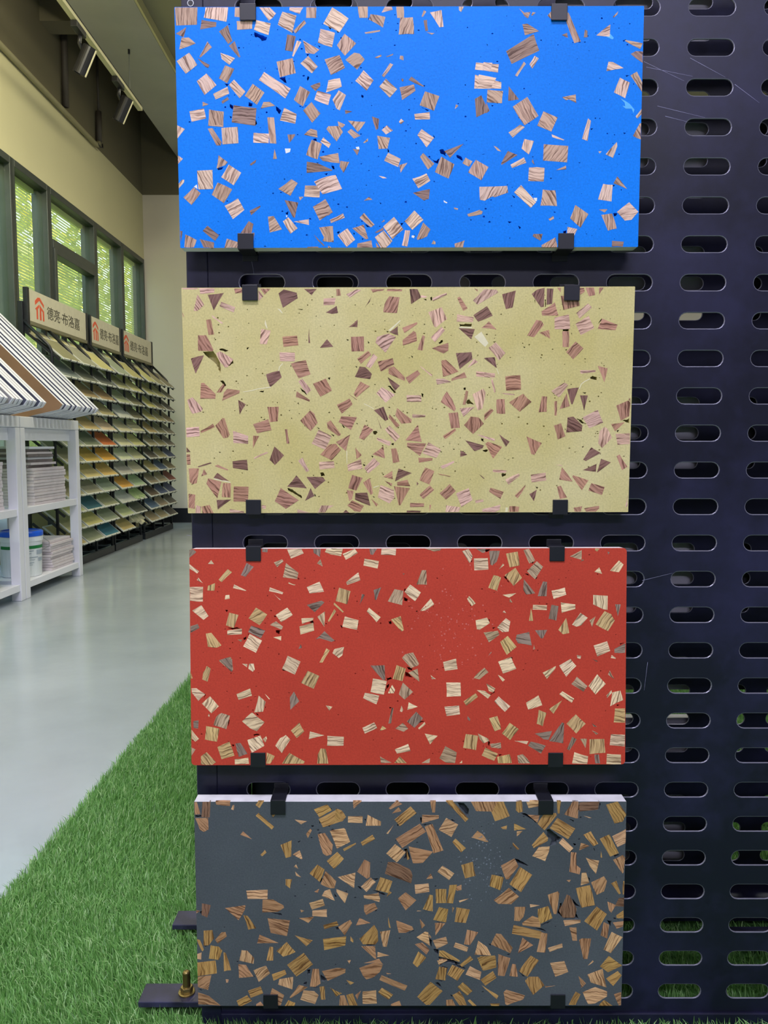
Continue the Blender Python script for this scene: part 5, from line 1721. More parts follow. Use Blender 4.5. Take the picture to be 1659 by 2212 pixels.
y50 5688 3000 5688 2985 5756 2912 5876 3000"""
# ================================================================ PERFORATED RACK
RY = 1.10                       # front face of the front sheet
rack = empty('perforated_rack', (-0.25, 1.24, 0.0), 'tall black double-sided perforated metal rack standing on the turf', 'rack')
PX, PZ = 0.1, 0.05098

def perforated(x_first, ncol, z_first, nrow, xl, xr, zb, zt, yf, th):
    """sheet with rows of long round-ended slots; x_first/z_first are the centre of the lowest left slot"""
    mb = MB()
    hw, hr, ch = 0.0307, 0.0105, 0.0012
    nseg = 8
    def stad(g):
        pts = []
        r = hr + g
        for k in range(nseg + 1):
            a = -math.pi / 2 + math.pi * k / nseg
            pts.append((hw - hr + r * math.cos(a), r * math.sin(a)))
        for k in range(nseg + 1):
            a = math.pi / 2 + math.pi * k / nseg
            pts.append((-(hw - hr) + r * math.cos(a), r * math.sin(a)))
        return pts
    inner, outer = stad(0.0), stad(ch)
    s1_, s2_ = stad(ch * 0.5), stad(ch * 0.134)
    n = len(inner)
    for j in range(ncol):
        cx = x_first + j * PX
        x0 = xl if j == 0 else cx - PX / 2
        x1 = xr if j == ncol - 1 else cx + PX / 2
        for i in range(nrow):
            cz = z_first + i * PZ
            z0 = zb if i == 0 else cz - PZ / 2
            z1 = zt if i == nrow - 1 else cz + PZ / 2
            rect = []
            for (px, pz) in outer:
                s = max(abs(px) / (hw + ch), abs(pz) / (hr + ch))
                dx, dz = px / s / (hw + ch), pz / s / (hr + ch)
                rx = cx + (dx * (x1 - cx) if dx > 0 else dx * (cx - x0))
                rz = cz + (dz * (z1 - cz) if dz > 0 else dz * (cz - z0))
                rect.append((rx, rz))
            vs = [(x, yf, z) for x, z in rect]
            vs += [(cx + x, yf, cz + z) for x, z in outer]
            vs += [(cx + x, yf + ch * 0.134, cz + z) for x, z in s1_]
            vs += [(cx + x, yf + ch * 0.5, cz + z) for x, z in s2_]
            vs += [(cx + x, yf + ch, cz + z) for x, z in inner]
            vs += [(cx + x, yf + th, cz + z) for x, z in inner]
            vs += [(x, yf + th, z) for x, z in rect]
            fs, mis = [], []
            for k in range(n):
                q = (k + 1) % n
                for L in range(6):
                    mis.append(1 if 1 <= L <= 4 else 0)
                    fs.append((L * n + k, L * n + q, (L + 1) * n + q, (L + 1) * n + k))
            # cell corners not hit by the projected outline
            o = len(vs)
            vs += [(x0, yf, z0), (x1, yf, z0), (x1, yf, z1), (x0, yf, z1), (x0, yf + th, z0), (x1, yf + th, z0), (x1, yf + th, z1), (x0, yf + th, z1)]
            def near(corner):
                best = []
                for k in range(n):
                    q = (k + 1) % n
                    a, b = rect[k], rect[q]
                    onx = lambda p: abs(p[0] - corner[0]) < 1e-7
                    onz = lambda p: abs(p[1] - corner[1]) < 1e-7
                    if (onx(a) and onz(b)) or (onz(a) and onx(b)):
                        return k, q
                return None
            for ci, cor in enumerate(((x0, z0), (x1, z0), (x1, z1), (x0, z1))):
                kk = near(cor)
                if kk:
                    fs.append((kk[0], o + ci, kk[1]))
                    fs.append((6 * n + kk[1], o + 4 + ci, 6 * n + kk[0]))
            mb.add(vs, fs)
            mb.mi[-len(fs):] = mis + [0] * (len(fs) - len(mis))
    # outer rim
    y1 = yf + th
    mb.add([(xl, yf, zb), (xr, yf, zb), (xr, yf, zt), (xl, yf, zt), (xl, y1, zb), (xr, y1, zb), (xr, y1, zt), (xl, y1, zt)],
           [(0, 1, 5, 4), (1, 2, 6, 5), (2, 3, 7, 6), (3, 0, 4, 7)])
    return mb

ZROW0 = EYE + 0.577 - 27 * PZ        # lowest slot row
fs_ = perforated(-0.166, 14, ZROW0, 34, -0.2388, 1.20, 0.029, 1.84, RY, 0.0016)
fs_.build('front_sheet', [M['sheet'], M['sheet_edge']], rack)
bs_ = perforated(-0.184, 14, EYE - 0.2343 - 10 * PZ, 34, -0.2388, 1.20, 0.06, 1.84, 1.385, 0.0016)
bs_.build('back_sheet', [M['sheet'], M['sheet_edge']], rack)
for (y0, y1) in ((RY - 0.0005, RY + 0.032), (1.355, 1.3875)):
    for (x0, x1) in ((-0.2686, -0.2394), (1.2006, 1.23)):
        MB().box(x0, x1, y0, y1, 0.0, 1.87).build('upright', M['sheet'], rack, bevel=0.0015)
    MB().box(-0.2393, 1.2005, y0 + 0.003, y1, 1.8405, 1.87).build('top_rail', M['sheet'], rack, bevel=0.0015)
MB().box(-0.2393, 1.2005, RY - 0.0045, RY + 0.03, 0.003, 0.0285).build('bottom_rail', M['sheet'], rack, bevel=0.0015)
MB().box(-0.2393, 1.2005, 1.335, 1.384, 0.02, 0.062).build('bottom_rail', M['sheet'], rack, bevel=0.0015)
for x0 in (-0.268, 1.202):
    for zz in (0.08, 1.80):
        MB().box(x0, x0 + 0.027, RY + 0.033, 1.354, zz, zz + 0.03).build('side_rail', M['sheet'], rack, bevel=0.0015)
# feet: flat plates sticking out over the turf, the near one with its bolt
plate_m = mat('scuffed_black_plate', rgb(46, 47, 72), 0.38, 0.1, var=0.6, vscale=26, bump=0.2, bscale=90)
for (x0, x1, y0, y1) in ((-0.368, -0.2390, 1.118, 1.160), (-0.368, -0.2390, 1.309, 1.352), (0.585, 0.72, 1.262, 1.305)):
    fp = MB().box(x0, x1, y0, y1, 0.021, 0.030).build('foot_plate', plate_m, rack, bevel=0.0012)
    if y0 == 1.118:
        near_foot = fp
bx, by = -0.300, 1.139
nut = MB()
hexp = [(bx + 0.0095 * math.cos(k * math.pi / 3 + 0.3), by + 0.0095 * math.sin(k * math.pi / 3 + 0.3)) for k in range(6)]
nut.add([(x, y, 0.0325) for x, y in hexp] + [(x, y, 0.0405) for x, y in hexp],
        [tuple(range(5, -1, -1)), tuple(range(6, 12))] + [(k, (k + 1) % 6, 6 + (k + 1) % 6, 6 + k) for k in range(6)])
MB().lathe([(0.0125, 0.0302), (0.0125, 0.0322), (0.011, 0.0326)], bx, by, 24).build('washer', M['zinc'], near_foot, smooth=False)
nut.build('nut', M['zinc'], near_foot, bevel=0.0008)
prof = [(0.0052, 0.034)]
z = 0.041
while z < 0.062:
    prof += [(0.0058, z), (0.0050, z + 0.0007)]
    z += 0.0014
prof += [(0.0050, 0.0635), (0.0036, 0.0645)]
MB().lathe(prof, bx, by, 16).build('bolt', M['zinc'], near_foot, smooth=True)
# bolt in the left upright close to the upper left corner
hx, hz = -0.2555, EYE + 0.5815
ring = MB()
m_ = Matrix.Translation((hx, RY - 0.0006, hz)) @ Matrix.Rotation(R(90), 4, 'X')
g = MB().lathe([(0.0044, 0.0), (0.0044, 0.0006), (0.0032, 0.0006), (0.0032, 0.0002), (0.0, 0.0002)], 0, 0, 20)
ring.add([tuple(m_ @ Vector(p)) for p in g.v], g.f)
ring.build('rivet', [M['steel']], rack)
mk = MB()
mk.add([(hx + 0.0033 * math.cos(k * 0.3927), RY - 0.0014, hz + 0.0033 * math.sin(k * 0.3927)) for k in range(16)], [tuple(range(16))])
mk.build('rivet_hole', M['lamp_black'], rack)
# pale scratches in the paint
SCR = [(0.4069, 0.5125, 0.4547, 0.4879), (0.4674, 0.479, 0.501, 0.4553), (0.3456, 0.5079, 0.4, 0.4831), (0.3489, 0.5009, 0.4109, 0.4891), (0.3651, 0.4511, 0.4293, 0.4362), (0.376, 0.438, 0.406, 0.4308), (0.3624, -0.1897, 0.4043, -0.1792), (0.3734, -0.3064, 0.3696, -0.3473), (-0.1811, 0.2578, -0.1765, 0.2302), (-0.2755, -0.1256, -0.2668, -0.1272)]
scr_m = mat('bare_scratch', rgb(150, 150, 185), 0.5, var=0.3, vscale=120)
for (xa, za, xb, zb_) in SCR:
    dx, dz = xb - xa, zb_ - za
    L = math.hypot(dx, dz)
    nx, nz = -dz / L * 0.00022, dx / L * 0.00022
    y = RY - 0.00012
    MB().add([(xa + nx, y, EYE + za + nz), (xa - nx, y, EYE + za - nz), (xb - nx * .4, y, EYE + zb_ - nz * .4), (xb + nx * .4, y, EYE + zb_ + nz * .4)], [(0, 1, 2, 3)]).build('scratch', scr_m, rack)

# ================================================================ WOOD-CHIP SLABS
# zebra-striped wood: colour comes from each chip, stripes run along the chip's own grain
wd = NT('striped_wood_chip')
_uv = wd.node('ShaderNodeUVMap')
_oi = wd.node('ShaderNodeObjectInfo')
_ns = wd.node('ShaderNodeTexNoise')
_ns.inputs['Scale'].default_value = 0.55
_ns.inputs['Detail'].default_value = 2
wd.link(_uv.outputs[0], _ns.inputs['Vector'])
_mp = wd.node('ShaderNodeVectorMath', operation='MULTIPLY_ADD')
_mp.inputs[1].default_value = (0.0, 0.75, 0.0)
wd.link(_ns.outputs['Color'], _mp.inputs[0])
wd.link(_uv.outputs[0], _mp.inputs[2])
_sc = wd.node('ShaderNodeVectorMath', operation='MULTIPLY')
_sc.inputs[1].default_value = (0.25, 4.6, 1.0)
wd.link(_mp.outputs[0], _sc.inputs[0])
_st = wd.node('ShaderNodeTexNoise')
_st.inputs['Scale'].default_value = 1.0
_st.inputs['Detail'].default_value = 3
_st.inputs['Roughness'].default_value = 0.55
wd.link(_sc.outputs[0], _st.inputs['Vector'])
_rp = wd.node('ShaderNodeValToRGB')
_el = _rp.color_ramp.elements
_el[0].position, _el[0].color = 0.36, (0.30, 0.23, 0.21, 1)
_el[1].position, _el[1].color = 0.56, (1.12, 1.12, 1.12, 1)
_e = _el.new(0.44)
_e.color = (0.72, 0.67, 0.65, 1)
wd.link(_st.outputs['Fac'], _rp.inputs['Fac'])
_f2 = wd.node('ShaderNodeVectorMath', operation='MULTIPLY')
_f2.inputs[1].default_value = (1.6, 12.0, 1.0)
wd.link(_uv.outputs[0], _f2.inputs[0])
_fn = wd.node('ShaderNodeTexNoise')
_fn.inputs['Scale'].default_value = 1.0
wd.link(_f2.outputs[0], _fn.inputs['Vector'])
_fr = wd.node('ShaderNodeMapRange')
_fr.inputs['To Min'].default_value = 0.78
_fr.inputs['To Max'].default_value = 1.2
wd.link(_fn.outputs['Fac'], _fr.inputs['Value'])
_m1 = wd.node('ShaderNodeMix', data_type='RGBA', blend_type='MULTIPLY')
_m1.inputs['Factor'].default_value = 1.0
wd.link(_oi.outputs['Color'], _m1.inputs['A'])
wd.link(_rp.outputs['Color'], _m1.inputs['B'])
_m2 = wd.node('ShaderNodeVectorMath', operation='SCALE')
wd.link(_m1.outputs['Result'], _m2.inputs[0])
wd.link(_fr.outputs['Result'], _m2.inputs['Scale'])
wd.link(_m2.outputs[0], wd.b.inputs['Base Color'])
wd.b.inputs['Roughness'].default_value = 0.55
wd.b.inputs['Specular IOR Level'].default_value = 0.3
M['wood'] = wd.m

def resin(name, col, rough, var, vein=None):
    t = NT(name)
    tc = t.node('ShaderNodeTexCoord')
    n1 = t.node('ShaderNodeTexNoise')
    n1.inputs['Scale'].default_value = 7.0
    n1.inputs['Detail'].default_value = 5
    t.link(tc.outputs['Object'], n1.inputs['Vector'])
    rp = t.node('ShaderNodeValToRGB')
    rp.color_ramp.elements[0].position = 0.35
    rp.color_ramp.elements[1].position = 0.68
    rp.color_ramp.elements[0].color = tuple(c * (1 - var) for c in col[:3]) + (1,)
    rp.color_ramp.elements[1].color = (vein or tuple(min(1, c * (1 + var)) for c in col[:3]) + (1,))
    t.link(n1.outputs['Fac'], rp.inputs['Fac'])
    # fine grit
    n2 = t.node('ShaderNodeTexNoise')
    n2.inputs['Scale'].default_value = 420.0
    t.link(tc.outputs['Object'], n2.inputs['Vector'])
    mr = t.node('ShaderNodeMapRange')
    mr.inputs['From Min'].default_value = 0.3
    mr.inputs['From Max'].default_value = 0.7
    mr.inputs['To Min'].default_value = 0.9
    mr.inputs['To Max'].default_value = 1.08
    t.link(n2.outputs['Fac'], mr.inputs['Value'])
    sc = t.node('ShaderNodeVectorMath', operation='SCALE')
    t.link(rp.outputs['Color'], sc.inputs[0])
    t.link(mr.outputs['Result'], sc.inputs['Scale'])
    t.link(sc.outputs[0], t.b.inputs['Base Color'])
    t.b.inputs['Roughness'].default_value = rough
    t.b.inputs['Specular IOR Level'].default_value = 0.18
    n3 = t.node('ShaderNodeTexNoise')
    n3.inputs['Scale'].default_value = 260.0
    t.link(tc.outputs['Object'], n3.inputs['Vector'])
    bp = t.node('ShaderNodeBump')
    bp.inputs['Strength'].default_value = 0.25
    bp.inputs['Distance'].default_value = 0.0006
    t.link(n3.outputs['Fac'], bp.inputs['Height'])
    t.link(bp.outputs['Normal'], t.b.inputs['Normal'])
    return t.m

M['filler'] = mat('white_filler', rgb(225, 230, 228), 0.8, var=0.06, vscale=300)
M['pale_filler'] = mat('pale_cream_filler', rgb(226, 219, 184), 0.8, var=0.05, vscale=200)
M['smear'] = mat('pale_blue_smear', rgb(80, 175, 245), 0.6, var=0.08, vscale=80)

def slab(name_col, data, label, zb, yb, yt, xc, ry, face, edge, tints, corner, pin_n, pin_r, seed, thick=0.02, bloom=None):
    rnd = random.Random(seed)
    root = empty('terrazzo_tile', (xc, yb, zb), label, 'slab', 'wood-chip slabs hung on the perforated rack')
    root.rotation_euler = (-math.asin((yt - yb) / 0.3), R(ry), 0)
    chips, pits, fills = [], [], []
    for line in data.split('\n'):
        p = line.split()
        k, ang = p[0][0], int(p[0][1:])
        q = [int(v) for v in p[1:]]
        poly = [(q[i] / 1e4 - 0.3, 0.3 - q[i + 1] / 1e4) for i in range(0, len(q), 2)]
        if sum(poly[i - 1][0] * poly[i][1] - poly[i][0] * poly[i - 1][1] for i in range(len(poly))) < 0:
            poly = poly[::-1]
        if k == 'p':
            pits.append(poly)
        elif k in 'wg':
            fills.append((k, poly))
        else:
            chips.append((k, ang, poly))
    # slab outline with rounded corners
    out = []
    for (cx, cz, a0) in ((0.3 - corner, corner, -90), (0.3 - corner, 0.3 - corner, 0), (-0.3 + corner, 0.3 - corner, 90), (-0.3 + corner, corner, 180)):
        for k in range(5):
            a = R(a0 + 90 * k / 4)
            out.append((cx + corner * math.cos(a), cz + corner * math.sin(a)))
    # small pinholes
    npit = len(pits)
    for _ in range(pin_n):
        if rnd.random() < 0.5 or not pits:
            x, z = rnd.uniform(-0.292, 0.292), rnd.uniform(0.008, 0.292)
        else:
            b = rnd.choice(pits[:npit])[0]
            x, z = b[0] + rnd.gauss(0, 0.03), b[1] + rnd.gauss(0, 0.02)
            if abs(x) > 0.292 or not 0.008 < z < 0.292:
                continue
        r = pin_r * (0.45 + rnd.random() ** 3 * 1.4)
        e, ph, m = rnd.uniform(0.5, 1.0), rnd.uniform(0, 3.1), 5
        pits.append([(x + r * math.cos(ph + 2 * math.pi * k / m), z + r * e * math.sin(ph + 2 * math.pi * k / m)) for k in range(m)])
    verts, faces2 = list(out), [list(range(len(out)))]
    depth = [0.0]
    for i, poly in enumerate(pits):
        ps = [(min(0.2985, max(-0.2985, x)), min(0.2985, max(0.0015, z))) for x, z in poly]
        if i < npit:           # rough outline for the traced voids
            q = []
            for k in range(len(ps)):
                a, b = ps[k], ps[(k + 1) % len(ps)]
                q.append(a)
                L = math.hypot(b[0] - a[0], b[1] - a[1])
                for s in range(1, int(L / 0.003) + 1):
                    t = s / (int(L / 0.003) + 1)
                    q.append((a[0] + (b[0] - a[0]) * t + rnd.gauss(0, 0.0004), a[1] + (b[1] - a[1]) * t + rnd.gauss(0, 0.0004)))
            ps = [(min(0.2985, max(-0.2985, x)), min(0.2985, max(0.0015, z))) for x, z in q]
        o = len(verts)
        verts += ps
        faces2.append(list(range(o, o + len(ps))))
        depth.append(0.010 if i < npit else 0.002)
    cv, ce, cf, _, _, of = delaunay_2d_cdt([Vector(v) for v in verts], [], faces2, 1, 1e-6)
    mb = MB()
    lev = []
    boxes = []
    for fi, d in zip(faces2[1:], depth[1:]):
        ps = [verts[i] for i in fi]
        boxes.append((min(p[0] for p in ps), max(p[0] for p in ps), min(p[1] for p in ps), max(p[1] for p in ps), ps, d))
    def inside(x, z, ps):
        r = False
        j = len(ps) - 1
        for i in range(len(ps)):
            (xi, zi), (xj, zj) = ps[i], ps[j]
            if (zi > z) != (zj > z) and x < (xj - xi) * (z - zi) / (zj - zi) + xi:
                r = not r
            j = i
        return r
    for f in cf:
        gx = sum(cv[i].x for i in f) / len(f)
        gz = sum(cv[i].y for i in f) / len(f)
        d = 0.0
        for (xa, xb, za, zb2, ps, dd) in boxes:
            if xa < gx < xb and za < gz < zb2 and dd > d and inside(gx, gz, ps):
                d = dd
        lev.append(d)
    vid = {}
    def vert(i, d):
        if (i, d) not in vid:
            vid[(i, d)] = len(mb.v)
            mb.v.append((cv[i].x, d, cv[i].y))
        return vid[(i, d)]
    edge_f = {}
    for f, d in zip(cf, lev):
        a, b, c = [cv[i] for i in f]
        if (b.x - a.x) * (c.y - a.y) - (b.y - a.y) * (c.x - a.x) < 0:
            f = list(reversed(f))
        mb.f.append(tuple(vert(i, d) for i in f))
        mb.mi.append(0)
        for k in range(len(f)):
            e = (f[k], f[(k + 1) % len(f)])
            edge_f[e] = d
    for (a, b), d in list(edge_f.items()):
        d2 = edge_f.get((b, a))
        if d2 is None:                      # rim of the slab: edge face down to the back
            vs = [mb.v[vert(a, d)], mb.v[vert(b, d)]]
            mb.cur = 1
            mb.add([vs[0], (vs[0][0], thick, vs[0][2]), (vs[1][0], thick, vs[1][2]), vs[1]], [(0, 1, 2, 3)])
            mb.cur = 0
        elif d2 > d:                        # wall of a void
            mb.f.append((vert(a, d), vert(a, d2), vert(b, d2), vert(b, d)))
            mb.mi.append(0)
    mb.cur = 1
    mb.add([(x, thick, z) for x, z in out], [tuple(range(len(out) - 1, -1, -1))])
    mb.build('slab_body', [face, edge], root, local=True)
    # the wood chips, each its own piece
    for k, ang, poly in chips:
        q = []
        for i in range(len(poly)):
            a, b = poly[i], poly[(i + 1) % len(poly)]
            q.append(a)
            if math.hypot(b[0] - a[0], b[1] - a[1]) > 0.009:
                q.append(((a[0] + b[0]) / 2 + rnd.gauss(0, 0.00022), (a[1] + b[1]) / 2 + rnd.gauss(0, 0.00022)))
        h = rnd.uniform(0.00004, 0.00016)
        c = MB().prism_xz(q, -h, 0.0042)
        o = c.build('wood_chip', M['wood'], root, local=True)
        uvl = o.data.uv_layers.new(name='UVMap')
        ca, sa = math.cos(R(ang)), math.sin(R(ang))
        ou, ov = rnd.uniform(0, 60), rnd.uniform(0, 60)
        arr = []
        for lp in o.data.loops:
            x, y, z = c.v[lp.vertex_index]
            v_ = -z
            arr += [(x * ca + v_ * sa) * 100 + ou, (-x * sa + v_ * ca) * 100 + ov]
        uvl.data.foreach_set('uv', arr)
        t = tints[k]
        j = rnd.uniform(0.88, 1.12)
        o.color = (min(1, t[0] * j), min(1, t[1] * j * rnd.uniform(0.97, 1.03)), min(1, t[2] * j * rnd.uniform(0.94, 1.06)), 1)
    # pale mineral bloom: many tiny flecks
    if bloom:
        bx_, bz_, sx_, sz_, nb, bm = bloom
        fl = MB()
        for _ in range(nb):
            x, z, r = rnd.gauss(bx_, sx_), rnd.gauss(bz_, sz_), rnd.uniform(0.0004, 0.0013)
            if abs(x) > 0.295 or not 0.005 < z < 0.295:
                continue
            n = 7
            fl.add([(x + r * math.cos(2 * math.pi * q / n), -0.00006, z + r * math.sin(2 * math.pi * q / n)) for q in range(n)], [tuple(range(n))])
        fl.build('bloom_flecks', bm, root, local=True)['kind'] = 'stuff'
    for k, poly in fills:
        MB().prism_xz(poly, -0.0001, 0.002).build('filler_patch' if k == 'w' else 'resin_smear', (M['pale_filler'] if name_col == 'cream' else M['filler']) if k == 'w' else M['smear'], root, local=True)
    return root

TB = {'l': rgb(216, 188, 170), 'm': rgb(186, 156, 136), 'd': rgb(146, 120, 110), 'y': rgb(200, 170, 130)}
TC = {'l': rgb(214, 178, 160), 'm': rgb(180, 136, 114), 'd': rgb(132, 98, 88), 'y': rgb(190, 150, 110)}
TR = {'l': rgb(224, 200, 164), 'm': rgb(182, 158, 128), 'd': rgb(142, 124, 110), 'y': rgb(200, 172, 120)}
TD = {'l': rgb(206, 168, 126), 'm': rgb(178, 138, 102), 'd': rgb(128, 98, 78), 'y': rgb(180, 144, 88)}
slab('blue', CHIPS_BLUE, 'bright blue slab with scattered striped wood chips, topmost on the rack', EYE + 0.2579, 1.0638, 1.0623, 0.0329, -0.13,
     resin('blue_resin', rgb(0, 124, 236), 0.5, 0.05), mat('blue_slab_edge', rgb(196, 206, 210), 0.8, var=0.06), TB, 0.0012, 420, 0.0009, 11)
slab('cream', CHIPS_CREAM, 'pale yellow slab with pinkish wood chips, second from the top', EYE - 0.0920, 1.0757, 1.0686, 0.0328, -0.16,
     resin('cream_resin', rgb(203, 191, 126), 0.6, 0.05, rgb(212, 202, 150)), mat('cream_slab_edge', rgb(214, 204, 150), 0.8, var=0.06), TC, 0.0008, 620, 0.0008, 12)
slab('red', CHIPS_RED, 'brick red slab with beige striped wood chips, third from the top', EYE - 0.441, 1.0626, 1.0781, 0.0336, -0.12,
     resin('red_resin', rgb(186, 66, 50), 0.6, 0.06), mat('red_slab_edge', rgb(228, 216, 212), 0.8, var=0.08), TR, 0.005, 420, 0.0007, 13, 0.02, (0.055, 0.195, 0.028, 0.035, 110, mat('pink_bloom', rgb(200, 100, 90), 0.7)))
slab('dark', CHIPS_DARK, 'dark grey slab with golden brown wood chips, lowest on the rack', EYE - 0.7929, 1.0607, 1.0607, 0.0366, -0.03,
     resin('charcoal_resin', rgb(80, 88, 94), 0.5, 0.10), mat('dark_slab_edge', rgb(206, 206, 212), 0.8, var=0.12, vscale=40), TD, 0.0008, 160, 0.0009, 14, 0.0225, (0.102, 0.21, 0.016, 0.024, 90, mat('grey_bloom', rgb(112, 122, 134), 0.7)))

# ---------------------------------------------------------------- hooks holding the slabs
def hook(x, z_edge, y_front, top, thick, label):
    t_ = empty('slab_hook', (x, RY, z_edge), label, 'hook', 'black hooks holding the slabs')
    w, th, lip = 0.0103, 0.0018, 0.0205
    s = 1 if top else -1
    y0 = y_front - 0.0006
    def rib(pa, pb, za, zb):
        zl, zh = min(za, zb), max(za, zb)
        return MB().box(x - w, x + w, pa, pb, zl, zh)
    z1 = z_edge + s * 0.0009
    z2 = z1 + s * th
    rib(y0 - th, y0, z2, z2 - s * lip).build('lip', M['black_metal'], t_, bevel=0.0005)
    rib(y0 + 0.0001, RY - 0.0022, z1, z2).build('arm', M['black_metal'], t_, bevel=0.0005)
    rib(RY - 0.0021, RY - 0.0005, z1 + s * 0.009, z1 - s * 0.004).build('back_tab', M['black_metal'], t_, bevel=0.0005)
hk = [('blue', EYE + 0.2579, 1.0638, 1.0623, 0.02, ((535.5, 1), (1208, 1), (531, 0), (1222, 0))),
      ('pale yellow', EYE - 0.0920, 1.0757, 1.0686, 0.02, ((540, 1), (1235, 1), (548, 0), (1209.5, 0))),
      ('brick red', EYE - 0.441, 1.0626, 1.0781, 0.02, ((547.5, 1), (1203, 1), (558, 0), (1199.5, 0))),
      ('dark grey', EYE - 0.7929, 1.0607, 1.0607, 0.0225, ((600.5, 1), (1179, 1), (585, 0), (1204.6, 0)))]
hx_ = {('blue', 1): 1.0114, ('blue', 0): 1.0383, ('pale yellow', 1): 1.0472, ('pale yellow', 0): 1.0796, ('brick red', 1): 1.0863, ('brick red', 0): 1.096, ('dark grey', 1): 1.0984, ('dark grey', 0): 1.1238}
for colr, zb, yb, yt, th, lst in hk:
    for i, (px, top) in enumerate(lst):
        X = (px - 829.5) / 1711.0 * hx_[(colr, top)]
        hook(X, zb + 0.3 * top, yt if top else yb, top, th, 'black metal hook %s the %s edge of the %s slab, on the %s' % ('over' if top else 'under', 'top' if top else 'bottom', colr, 'left' if i % 2 == 0 else 'right'))

# ---------------------------------------------------------------- slabs on the far side, glimpsed through the slots
bk = mat('slab_back_cement', rgb(214, 212, 222), 0.85, var=0.08, vscale=12, bump=0.2)
bl = ['pale slab back glimpsed through the uppermost slots of the rack', 'pale slab back glimpsed behind the rack beside the blue slab', 'pale slab back glimpsed behind the rack beside the yellow slab',
      'pale slab back glimpsed behind the rack beside the red slab', 'pale slab back with white top edge glimpsed behind the lowest slots']
for i, zb in enumerate((EYE + 0.608, EYE + 0.2579, EYE - 0.0920, EYE - 0.441, EYE - 0.7929)):
    t_ = empty('hung_tile', (0.36, 1.42, zb), bl[i], 'slab', 'slabs on the far side of the rack')
    MB().box(0.09, 0.60, 1.400, 1.420, zb, zb + 0.3).build('slab_body', bk, t_, bevel=0.001)
    for xx in (0.30, 0.50):
        hb = MB().box(xx - 0.01, xx + 0.01, 1.3875, 1.4215, zb + 0.3008, zb + 0.3024)
        hb.box(xx - 0.01, xx + 0.01, 1.4206, 1.4222, zb + 0.281, zb + 0.3008)
        hb.build('hook', M['black_metal'], t_)
dkb = mat('dark_slab_back', rgb(52, 52, 60), 0.85, var=0.08, vscale=12)
for i, zb in enumerate((EYE + 0.608, EYE + 0.2579, EYE - 0.0920, EYE - 0.441)):
    t_ = empty('hung_tile', (0.93, 1.42, zb), 'dark slab back behind the far right slots, %s' % ['uppermost', 'level with the blue slab', 'level with the yellow slab', 'level with the red slab'][i], 'slab', 'slabs on the far side of the rack')
    MB().box(0.625, 1.20, 1.400, 1.420, zb, zb + 0.335).build('slab_body', dkb, t_, bevel=0.001)
for i, zb in enumerate((EYE + 0.608, EYE + 0.2579, EYE - 0.0920, EYE - 0.441)):
    t_ = empty('hung_tile', (-0.09, 1.42, zb), 'slab back glimpsed in the left slots between the hung slabs, %s' % ['uppermost', 'above the yellow slab', 'above the red slab', 'above the dark grey slab'][i], 'slab', 'slabs on the far side of the rack')
    MB().box(-0.26, 0.085, 1.400, 1.420, zb, zb + 0.3).build('slab_body', dkb if i != 2 else bk, t_, bevel=0.001)
for o_ in list(COL.objects):
    if o_.name.split('.')[0] in ('terrazzo_tile', 'hung_tile'):
        o_['kind'] = 'thing'
# ================================================================ ARTIFICIAL TURF
turf_base = mat('turf_backing', rgb(68, 112, 54), 0.95, var=0.3, vscale=60)
tag(struct('trim_8', MB().box(-0.715, 3.2, -3.0, 3.4, 0.0, 0.004), turf_base), 'green backing under the artificial turf')
tm = NT('turf_blade')
_at = tm.node('ShaderNodeAttribute', attribute_name='rnd')
_rp = tm.node('ShaderNodeValToRGB')
_rp.color_ramp.elements[0].color = rgb(84, 136, 64)
_rp.color_ramp.elements[1].color = rgb(196, 228, 166)
_e = _rp.color_ramp.elements.new(0.55)
_e.color = rgb(130, 186, 102)
tm.link(_at.outputs['Fac'], _rp.inputs['Fac'])
tm.link(_rp.outputs['Color'], tm.b.inputs['Base Color'])
tm.b.inputs['Roughness'].default_value = 0.42
tm.b.inputs['Specular IOR Level'].default_value = 0.5
_tl = tm.node('ShaderNodeBsdfTranslucent')
tm.link(_rp.outputs['Color'], _tl.inputs['Color'])
_mx = tm.node('ShaderNodeMixShader')
_mx.inputs[0].default_value = 0.32
tm.link(tm.b.outputs[0], _mx.inputs[1])
tm.link(_tl.outputs[0], _mx.inputs[2])
tm.link(_mx.outputs[0], tm.n['Material Output'].inputs['Surface'])

rs = np.random.RandomState(3)
def patch(x0, x1, y0, y1, dens):
    n = int((x1 - x0) * (y1 - y0) * dens)
    return np.stack([rs.uniform(x0, x1, n), rs.uniform(y0, y1, n)], 1)
P = np.concatenate([patch(-0.72, -0.15, 0.72, 1.5, 105000), patch(-0.72, -0.15, 1.5, 2.3, 70000), patch(-0.72, 0.0, 2.3, 3.4, 42000),
                    patch(-0.15, 1.1, 0.95, 1.11, 60000), patch(-0.15, 1.3, 1.11, 2.1, 42000), patch(-0.15, 1.6, 2.1, 3.4, 16000),
                    patch(-0.72, 1.1, -0.3, 0.72, 9000)])
for (x0, x1, y0, y1) in ((-0.37, -0.235, 1.116, 1.162), (-0.37, -0.235, 1.307, 1.354), (-0.272, 1.235, 1.094, 1.134), (0.58, 0.725, 1.258, 1.309), (-0.272, 1.235, 1.333, 1.389)):
    k = (P[:, 0] > x0) & (P[:, 0] < x1) & (P[:, 1] > y0) & (P[:, 1] < y1)
    P = P[~k]
n = len(P)
